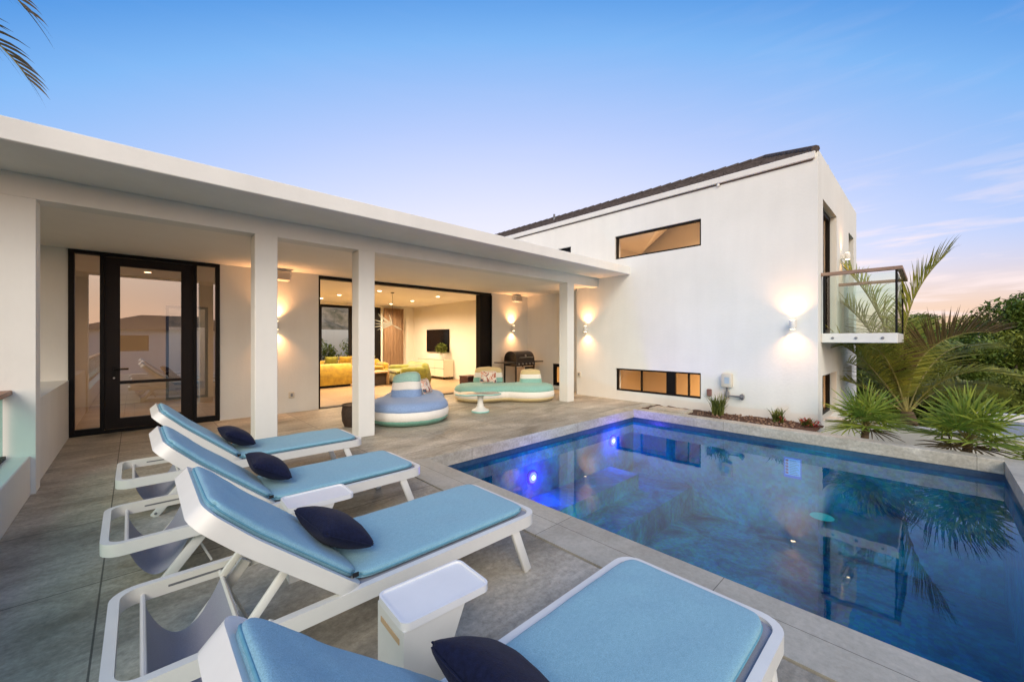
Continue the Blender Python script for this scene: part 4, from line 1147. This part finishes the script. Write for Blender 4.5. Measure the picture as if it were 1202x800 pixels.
# ------------------------------------------------------------------ living room furniture
def sofa(x, y, rz, L, m, label, depth=.98, tufted=True, cush=()):
    t = thing('sofa', label, 'sofa', (x, y, 0), rz, 'yellow velvet sofas in the living room')
    bm = BM(); box(bm, -L / 2, L / 2, -depth / 2, depth / 2, .06, .40, .09, 4); obj('base', bm, m, t, smooth=True)
    bm = BM(); n = 24; rows = []
    H = [(-.02, .08), (-.06, .30), (-.03, .55), (.02, .70), (.12, .74), (.22, .70), (.26, .55), (.27, .38)]
    for i in range(n + 1):
        X = -L / 2 + L * i / n; puff = .015 * math.sin(i * math.pi / 2) ** 2 if tufted else 0
        e = min(1, min(i, n - i) / 1.5 + .75)
        rows.append([bm.verts.new((X, -depth / 2 + p - puff * (1 if p < .1 else -1), z * e)) for p, z in H])
    for A, B in zip(rows, rows[1:]):
        for k in range(len(H) - 1): bm.faces.new((A[k], A[k + 1], B[k + 1], B[k]))
    bm.faces.new(rows[0]); bm.faces.new(rows[-1][::-1])
    obj('backrest', bm, m, t, smooth='all')
    for s in (-1, 1):
        bm = BM(); box(bm, s * (L / 2 - .24), s * (L / 2 + .02), -depth / 2 + .01, depth / 2 - .05, .06, .62, .11, 4); obj('armrest', bm, m, t, smooth=True)
    k = max(1, round((L - .5) / .8)); wd = (L - .5) / k
    for q in range(k):
        bm = BM(); box(bm, -L / 2 + .25 + q * wd + .005, -L / 2 + .25 + (q + 1) * wd - .005, -depth / 2 + .27, depth / 2 + .02, .40, .50, .045, 3); obj('seat_cushion', bm, m, t, smooth=True)
    for (cx, mm) in cush:
        bm, _ = pillow_bm(.5, .42, .16, cx); bmesh.ops.transform(bm, matrix=Matrix.Translation((cx, -depth / 2 + .40, .70)) @ Matrix.Rotation(R(70), 4, 'X'), verts=bm.verts)
        obj('back_cushion', bm, mm, t, smooth='all')
    bm = BM(); box(bm, -L / 2 + .08, L / 2 - .08, -depth / 2 + .06, depth / 2 - .06, .0, .07); obj('plinth', bm, blackf, t)
sofa(4.15, 13.35, R(6), 2.0, mustard, 'mustard tufted sofa showing its back through the left glass bay', cush=())
sofa(5.9, 14.95, R(180), 2.6, mustard, 'mustard sofa at the back below the black framed window', cush=((-.7, lime), (.2, mustard), (.7, lime)))
sofa(6.72, 12.25, R(78), 1.7, lime, 'lime green rounded sofa in the middle of the living room', tufted=False)
t = thing('coffee_table', 'small wooden block table with dark open front between the yellow sofas', 'coffee table', (5.75, 12.75, 0), R(10))
wd2 = mat('table_wood', (.50, .32, .16), .5, base2=(.40, .24, .11), scale=6, stretch=(1, 8, 8))
bm = BM(); box(bm, -.40, .40, -.32, .32, .40, .46, .01, 1); box(bm, -.40, -.34, -.32, .32, 0, .40); box(bm, .34, .40, -.32, .32, 0, .40); obj('case', bm, wd2, t)
bm = BM(); box(bm, -.34, .34, -.24, .30, .02, .40); obj('dark_core', bm, brown, t)
# television and console on the right wall
t = thing('television', 'flat black television hung on the living room wall', 'television', (8.87, 13.65, 1.46))
bm = BM(); box(bm, -.06, -.01, -.80, .80, -.45, .45, .008, 1); obj('body', bm, blackf, t)
bm = BM(); box(bm, -.063, -.0605, -.785, .785, -.43, .435); obj('screen', bm, tvm, t)
bm = BM(); box(bm, -.01, -.001, -.3, .3, -.2, .2); obj('mount', bm, greym, t)
t = thing('sideboard', 'cream sideboard with dark edged doors below the television', 'sideboard', (8.62, 13.5, 0))
bm = BM(); box(bm, -.22, .22, -.95, .95, .09, .74, .006, 1); obj('case', bm, console, t)
for k in range(3):
    for j in range(2):
        bm = BM(); box(bm, -.236, -.221, -.94 + k * .63, -.94 + k * .63 + .615, .10 + j * .32, .10 + j * .32 + .305, .003, 1); obj('drawer_front', bm, console, t)
bm = BM(); box(bm, -.2205, -.2195, -.95, .95, .09, .74); obj('shadow_gap', bm, brown, t)
bm = BM()
for y in (-.9, .9):
    for x in (-.18, .18): box(bm, x - .02, x + .02, y - .02, y + .02, 0, .09)
obj('feet', bm, blackf, t)
# vase with a leafy bunch
def leaf_cloud(bm, c, r, n, size, rg, flat=1.0):
    for _ in range(n):
        while True:
            p = Vector((rg.uniform(-1, 1), rg.uniform(-1, 1), rg.uniform(-1, 1)))
            if .25 < p.length < 1: break
        p = Vector(c) + Vector((p.x * r, p.y * r, p.z * r * flat))
        d = Vector((rg.uniform(-1, 1), rg.uniform(-1, 1), rg.uniform(-.6, .8))).normalized(); s, u = frame_of(d)
        L = size * rg.uniform(.6, 1.3); w = L * .42
        a = p - d * L / 2; b = p + d * L / 2; q = p + u * L * .08
        bm.faces.new([bm.verts.new(x) for x in (a, q + s * w / 2, b, q - s * w / 2)])
t = thing('vase', 'white vase holding a round green leafy bunch on the sideboard', 'vase', (8.55, 12.95, .742))
bm = BM(); lathe(bm, [(.05, 0), (.085, .06), (.09, .14), (.05, .22), (.055, .24)], (0, 0, 0)); obj('pot', bm, lwhite, t, smooth=True)
bm = BM(); leaf_cloud(bm, (0, 0, .42), .24, 420, .09, rng, .9); leafobj('leaves', bm, PF['dark2'], t)
bm = BM(); tube(bm, [(0, 0, .1), (.02, 0, .4)], .008, 6); obj('stem', bm, PF['bark'], t)
# box by the sliding panels, box behind the second column
t = thing('storage_box', 'dark red brown box on the floor by the stacked glass panels', 'box', (7.45, 9.75, 0))
bm = BM(); box(bm, -.22, .22, -.22, .22, 0, .36, .02, 2); obj('body', bm, mat('redbrown', (.11, .035, .022), .6, var=.3), t, smooth=True)
bm = BM(); box(bm, -.23, .23, -.23, .23, .362, .40, .01, 2); obj('lid', bm, mat('redbrown_lid', (.13, .04, .025), .6, var=.3), t)
t = thing('basket', 'dark brown basket mostly hidden behind the second column', 'basket', (2.80, 6.95, 0))
bm = BM(); lathe(bm, [(.17, 0), (.21, .10), (.22, .24), (.20, .36)], (0, 0, 0), 28); obj('body', bm, brown, t, smooth=True)
bm = BM(); tube(bm, [(.205 * math.cos(a * .26), .205 * math.sin(a * .26), .365) for a in range(24)], .014, 6, closed=True); obj('rim', bm, brown, t)

# plants outside the back window
def bush(x, y, z, h, label, seed, cat='plant', group=None):
    t = thing('garden_shrub', label, cat, (x, y, z), 0, group); rg = random.Random(seed)
    bm = BM(); b2 = BM()
    for k in range(7):
        a = rg.uniform(0, 6.28); rr = rg.uniform(.05, .35) * h; top = Vector((rr * math.cos(a), rr * math.sin(a), h * rg.uniform(.55, 1)))
        tube(b2, [(0, 0, 0), top * .5 + Vector((0, 0, .05)), top], [.02, .014, .006], 5)
        leaf_cloud(bm, top, .20 * h, 60, .16, rg); leaf_cloud(bm, top * .6, .22 * h, 40, .16, rg)
    leafobj('leaves', bm, PF['fan'], t); obj('stem', b2, PF['bark'], t)
for k, x in enumerate((4.95, 5.75, 6.55, 7.4)):
    bush(x * 1.08 - .2, 17.6, -.02, 1.45 - .15 * (k % 2), ('leafy shrub outside the back window, leftmost', 'leafy shrub outside the back window, left of the mullion', 'leafy shrub outside the back window, behind the second column', 'leafy shrub outside behind the curtain edge')[k], k + 3, 'shrub', 'shrubs outside the back window')

# ------------------------------------------------------------------ planting in the strip by the wall
def tuft(x, y, z, n, h, m, label, cat, seed, w=.012, extra=None, spread=.55):
    t = thing('strappy_plant', label, cat, (x, y, z)); rg = random.Random(seed); bm = BM()
    for _ in range(n):
        a = rg.uniform(0, 6.28); L = h * rg.uniform(.55, 1.05); sp_ = rg.uniform(.05, spread)
        base = Vector((rg.uniform(-.05, .05), rg.uniform(-.09, .09), 0)); d = Vector((math.cos(a), math.sin(a), 0)); s = Vector((-d.y, d.x, 0))
        prev = None; seg = 5
        for k in range(seg + 1):
            f = k / seg; p = base + d * (sp_ * L * f * f + .03 * f) + Vector((0, 0, L * (f - .28 * sp_ * f * f))); ww = w * (1 - f ** 2) + .001
            cur = (bm.verts.new(p + s * ww), bm.verts.new(p - s * ww))
            if prev: bm.faces.new((prev[0], cur[0], cur[1], prev[1]))
            prev = cur
    leafobj('leaves', bm, m, t)
    if extra:
        bm = BM()
        for c, r, n_, sz in extra: leaf_cloud(bm, c, r, n_, sz, rg, .6)
        leafobj('flowers', bm, PF['red'], t)
    return t
tuft(8.42, 2.92, .0, 130, .46, PF['grass'], 'tall spiky green grass clump in the planter below the red tap box', 'plant', 11)
tuft(8.50, 1.92, .0, 70, .30, PF['grass'], 'small spiky plant with red tips below the right wall lamp', 'plant', 12, extra=[((.0, -.05, .06), .10, 40, .06)], spread=.9)
tuft(8.55, 1.50, .0, 40, .16, PF['grass'], 'low plant with red leaves at the wall corner', 'plant', 13, extra=[((0, 0, .05), .12, 40, .07), ((0, -.12, .04), .09, 26, .07)], spread=1.2)
for k in range(26):   # pale stones on the soil
    pass
bm = BM(); rg = random.Random(5)
for k in range(160):
    s = bmesh.new(); bmesh.ops.create_icosphere(s, subdivisions=1, radius=rg.uniform(.008, .024))
    for v in s.verts: v.co *= rg.uniform(.8, 1.15)
    bmesh.ops.translate(s, vec=(rg.uniform(8.03, 8.75), rg.uniform(1.5, 3.3), .012), verts=s.verts); merge(bm, s)
obj('planter_pebbles', bm, mat('pebble', (.32, .22, .15), .9, base2=(.10, .05, .03), scale=9), kind='stuff')

# ------------------------------------------------------------------ palms
def frond_bm(L, elev0, droop, nleaf, ll, rg, wid=.030, hang=.5, lift=(.15, .40)):
    """pinnate frond along +x: returns leaflet mesh and rachis mesh"""
    bl, br = BM(), BM(); n = 30; pts = []; p = Vector((0, 0, 0)); el = elev0; side = rg.uniform(-.18, .18)
    az = 0
    for k in range(n + 1):
        pts.append(p.copy()); f = k / n
        el2 = el - droop * f ** 2; az += side / n
        p = p + Vector((math.cos(el2) * math.cos(az), math.cos(el2) * math.sin(az), math.sin(el2))) * L / n
    tube(br, pts, [.022 * L / 2.6 * (1 - .85 * k / n) + .002 for k in range(n + 1)], 6)
    for k in range(nleaf):
        f = .16 + .84 * k / (nleaf - 1); i = min(n - 1, int(f * n)); fr = f * n - i
        q = pts[i].lerp(pts[i + 1], fr); tg = (pts[i + 1] - pts[i]).normalized()
        sd = tg.cross(Vector((0, 0, 1))).normalized(); up = sd.cross(tg).normalized()
        prof = math.sin(min(1, (f - .10) / .5) * math.pi / 2) * (1 - .55 * max(0, (f - .6) / .4))
        for s in (1, -1):
            if rg.random() < .06: continue
            l_ = ll * prof * rg.uniform(.85, 1.1); fw = .35 + .75 * f ** 2
            d = (sd * s + tg * fw * rg.uniform(.85, 1.15) + up * rg.uniform(*lift)).normalized()
            a = q.copy(); prev = None; seg = 4
            for m in range(seg + 1):
                g = m / seg; w = wid * (.55 + .9 * g if g < .4 else (1 - g) * 1.5 + .03)
                wv = d.cross(up).normalized() * w * .5
                wv = (wv + up * w * .18 * s)
                cur = (bl.verts.new(a + wv), bl.verts.new(a - wv))
                if prev: bl.faces.new((prev[0], cur[0], cur[1], prev[1]))
                prev = cur
                d = (d + Vector((0, 0, -hang * .32 * (g + .35)))).normalized()
                a = a + d * l_ / seg
    return bl, br
def coco_palm(loc, label, specs, trunk_h, seed, nleaf=56, ll=.62, group=None, up_dry=False):
    t = thing('coconut_palm', label, 'palm tree', loc, 0, group); rg = random.Random(seed)
    bm = BM(); pts = [Vector((.06 * math.sin(k * .5), .04 * k / 8, trunk_h * k / 10)) for k in range(11)]
    tube(bm, [Vector((0, 0, -.4))] + pts, [.16] + [.15 - .006 * k + (.012 if k % 2 else 0) for k in range(11)], 12); obj('trunk', bm, PF['trunk'], t, smooth=True)
    for (az, el, L, dr, dry) in specs:
        bl, br = frond_bm(L, R(el), R(dr), nleaf, ll * L / 2.6, rg, **(dict(hang=.12, lift=(.7, 1.1)) if dry and up_dry else {}))
        M = Matrix.Translation(pts[-1] - Vector((0, 0, .05))) @ Matrix.Rotation(R(az), 4, 'Z')
        bmesh.ops.transform(bl, matrix=M, verts=bl.verts); bmesh.ops.transform(br, matrix=M, verts=br.verts)
        o = leafobj('frond', bl, PF['cocodry'] if dry else PF['coco'], t)
        r_ = obj('rachis', br, PF['rachis'], o, smooth='all')
    return t
# the palm behind the balcony: (azimuth, elevation, length, droop, bronze)
coco_palm((11.75, .30, -.35), 'young coconut palm with arching fronds behind the balcony', [
    (-85, 95, 3.35, 46, False), (-88, 88, 2.35, 106, True), (-86, 62, 2.0, 115, False), (-60, 50, 1.8, 110, False),
    (88, 82, 3.6, 35, False), (80, 76, 3.3, 50, False), (110, 62, 2.9, 70, False), (150, 70, 2.4, 90, False),
    (20, 75, 2.8, 70, False), (-40, 68, 2.4, 90, False), (50, 50, 2.4, 80, False), (95, 40, 2.0, 70, False), (-30, 35, 2.0, 80, False)], .35, 21, nleaf=78, ll=1.1, up_dry=True)
# the palm standing left of the picture, one frond tip reaching in
coco_palm((-2.85, 5.35, -2.95), 'tall coconut palm left of the terrace, only a frond tip in view', [
    (-6, 40, 2.6, 100, True), (8, 30, 2.5, 96, True), (-18, 22, 2.2, 95, True), (75, 40, 2.4, 90, False), (120, 35, 2.4, 90, False), (165, 45, 2.5, 90, False), (205, 30, 2.4, 80, False),
    (245, 40, 2.4, 90, False), (285, 35, 2.4, 90, False), (325, 60, 2.4, 95, False), (100, 70, 2.4, 80, False), (190, 75, 2.2, 80, False)], 6.9, 5, nleaf=44, ll=.66)

def fan_palm(loc, label, n, rad, seed, petiole=.42, stems=2, tilt=(10, 85)):
    t = thing('fan_palm', label, 'palm', loc, 0, 'fan palms behind the pool edge'); rg = random.Random(seed)
    bm, bp, bt, bdry = BM(), BM(), BM(), BM(); fresh = bm
    for k in range(stems): tube(bt, [(.07 * (k - .5), 0, -.9), (.08 * (k - .5), .02, -.3), (.05 * (k - .5), 0, .0)], [.055, .05, .045], 8)
    for i in range(n):
        az = i * 2.399 + rg.uniform(-.3, .3); el = R(tilt[0] + (tilt[1] - tilt[0]) * ((i + .5) / n) ** .8 + rg.uniform(-8, 8))
        d = Vector((math.cos(az) * math.cos(el), math.sin(az) * math.cos(el), math.sin(el)))
        tip = d * petiole * rg.uniform(.7, 1.1); tube(bp, [(0, 0, -.02), tip * .5 + Vector((0, 0, .02)), tip], [.012, .009, .006], 5)
        sd = d.cross(Vector((0, 0, 1))).normalized(); up = sd.cross(d).normalized()
        nb = 22; bm = bdry if el < R(-14) else fresh
        for b in range(nb):
            a = R(-125 + 250 * b / (nb - 1)); r = rad * (1 - .25 * abs(a) / R(125)) * rg.uniform(.85, 1.08)
            bd = (d * math.cos(a) + sd * math.sin(a) + up * .12).normalized(); p = tip.copy(); prev = None; seg = 4
            wv0 = bd.cross(up).normalized()
            for m in range(seg + 1):
                g = m / seg; w = .003 + .013 * math.sin(min(1, g * 1.6) * math.pi / 2) * (1 - g) ** .6 * rad / .5
                wv = wv0 * w + up * w * (.5 if b % 2 else -.5)
                cur = (bm.verts.new(p + wv), bm.verts.new(p - wv))
                if prev: bm.faces.new((prev[0], cur[0], cur[1], prev[1]))
                prev = cur
                bd = (bd + Vector((0, 0, -.13 * (g + .2)))).normalized(); p = p + bd * r / seg
    leafobj('leaves', fresh, PF['fan'], t); leafobj('dry_leaves', bdry, PF['cocodry'], t); obj('petiole', bp, PF['rachis'], t, smooth='all'); obj('stem', bt, PF['trunk'], t, smooth=True)
fan_palm((8.5, .72, .14), 'fan palm with two short stems at the corner of the tall house', 17, .46, 31, .24, 2, (-32, 86))
fan_palm((8.5, -.36, .08), 'wider fan palm beyond the right end of the pool edge', 19, .54, 32, .30, 3, (-30, 84))
fan_palm((8.35, -1.02, -.12), 'small low fan palm at the far right behind the pool corner', 9, .34, 33, .2, 1, (0, 60))

# ------------------------------------------------------------------ low white roofs and walls beyond the planter
t = thing('garden_wall', 'low white stepped wall behind the fan palms', 'wall', (0, 0, 0))
bm = BM(); box(bm, 9.55, 9.75, -4.5, 1.386, -3, -.02); obj('wall', bm, stucco, t)
bm = BM(); box(bm, 9.52, 9.78, -4.5, 1.386, -.018, .012, .004, 1); obj('cap', bm, lwhite, t)
t = thing('flat_roof_shed', 'low building with pale gravel flat roof beyond the white wall', 'shed', (0, 0, 0))
bm = BM(); box(bm, 12.6, 16.5, -4.5, -.6, -3.2, -.62); obj('wall', bm, stucco, t)
bm = BM(); box(bm, 12.8, 16.3, -4.3, -.8, -.618, -.59); obj('roof', bm, gravel, t)
bm = BM(); 
for a in ((12.6, 12.8, -4.5, -.6), (16.3, 16.5, -4.5, -.6), (12.8, 16.3, -.8, -.6), (12.8, 16.3, -4.5, -4.3)): box(bm, *a, -.619, -.42)
obj('parapet', bm, stucco, t)

# ------------------------------------------------------------------ woodland
def tree_meshes(seed, h, r, m):
    rg = random.Random(seed); bl, bt = BM(), BM()
    tube(bt, [(0, 0, -1), (.1, 0, h * .25), (.05, .1, h * .5), (0, 0, h * .75)], [.22, .18, .13, .05], 8)
    cl = []
    for k in range(34):
        a = rg.uniform(0, 6.28); q = rg.random() ** .5 * r * .85; z = h * rg.uniform(.22, .95); q *= 1.05 - .55 * max(0, (z / h - .6) / .4)
        c = Vector((q * math.cos(a), q * math.sin(a), z)); cl.append(c)
        tube(bt, [(0, 0, h * .35), c * .6 + Vector((0, 0, h * .14)), c], [.07, .045, .015], 5)
        cr = r * rg.uniform(.22, .38)
        leaf_cloud(bl, c, cr, 430, .27, rg, .70)
    return bl, bt
protos = []
for k in range(5):
    m = PF['dark'] if k % 3 else PF['dark2']
    bl, bt = tree_meshes(50 + k, 5.5 + .5 * k, 2.5 + .2 * k, m)
    me1 = bpy.data.meshes.new('crown'); bl.to_mesh(me1); bl.free(); me1.materials.append(m)
    me2 = bpy.data.meshes.new('trunk'); bt.to_mesh(me2); bt.free(); me2.materials.append(PF['bark'])
    protos.append((me1, me2))
rg = random.Random(77)
placed = []
def add_tree(x, y, k, s, zoff=0, label=None):
    placed.append((x, y))
    z = terrain_z(x, y) + zoff
    t = thing('tree', label or 'dense dark green woodland tree on the slope beyond the palms', 'tree', (x, y, z), rg.uniform(0, 6.28), 'woodland trees beyond the house')
    t.scale = (s, s, s * rg.uniform(.9, 1.1))
    for nm, me in zip(('crown', 'trunk'), protos[k]):
        o = bpy.data.objects.new(nm, me); col.objects.link(o); o.parent = t
# rows receding down the slope, in the sector seen right of the house
for (x, y0, y1, st_, s) in ((17.6, -6.5, 2.6, 1.5, .40), (19.5, -7.5, 3.0, 1.6, .52), (23, -10, 3.5, 1.9, .64), (28, -13, 5.5, 2.2, .72), (35, -17, 7.5, 2.7, .84), (45, -22, 10, 3.8, .92), (60, -28, 14, 4.8, 1.05)):
    y = y0
    while y < y1:
        add_tree(x + rg.uniform(-1.3, 1.3), y + rg.uniform(-.6, .6), rg.randrange(5), s * rg.uniform(.85, 1.12)); y += st_
add_tree(25.5, -2.55, 2, .84, .1, 'taller dark tree rising above the wood at the right edge')

# ------------------------------------------------------------------ neighbouring house behind the photographer (seen in the door glass)
t = thing('neighbour_house', 'white neighbouring house with dark hip roof mirrored in the door glass', 'house', (1.5, -15, -2.7))
bm = BM(); wall(bm, 'y', 2.0, 2.2, -4, 4.5, 0, 4.75, [(-2.6, -.9, 3.55, 4.45)]); box(bm, -4, -3.8, -4, 2, 0, 4.75); box(bm, 4.3, 4.5, -4, 2, 0, 4.75); box(bm, -3.8, 4.3, -4, -3.8, 0, 4.75); obj('wall', bm, stucco, t)
bm = BM(); c = [(-4.3, -4.3), (4.8, -4.3), (4.8, 2.5), (-4.3, 2.5)]
A = [bm.verts.new((x, y, 4.751)) for x, y in c]; rA, rB = bm.verts.new((-1.2, -.9, 5.75)), bm.verts.new((1.7, -.9, 5.75))
bm.faces.new((A[0], A[1], rB, rA)); bm.faces.new((A[2], A[3], rA, rB)); bm.faces.new((A[1], A[2], rB)); bm.faces.new((A[3], A[0], rA)); bm.faces.new(A[::-1])
obj('roof', bm, rooftile, t)
bm = BM(); box(bm, -2.6, -.9, 2.05, 2.12, 3.55, 4.45); obj('window', bm, tvm, t)
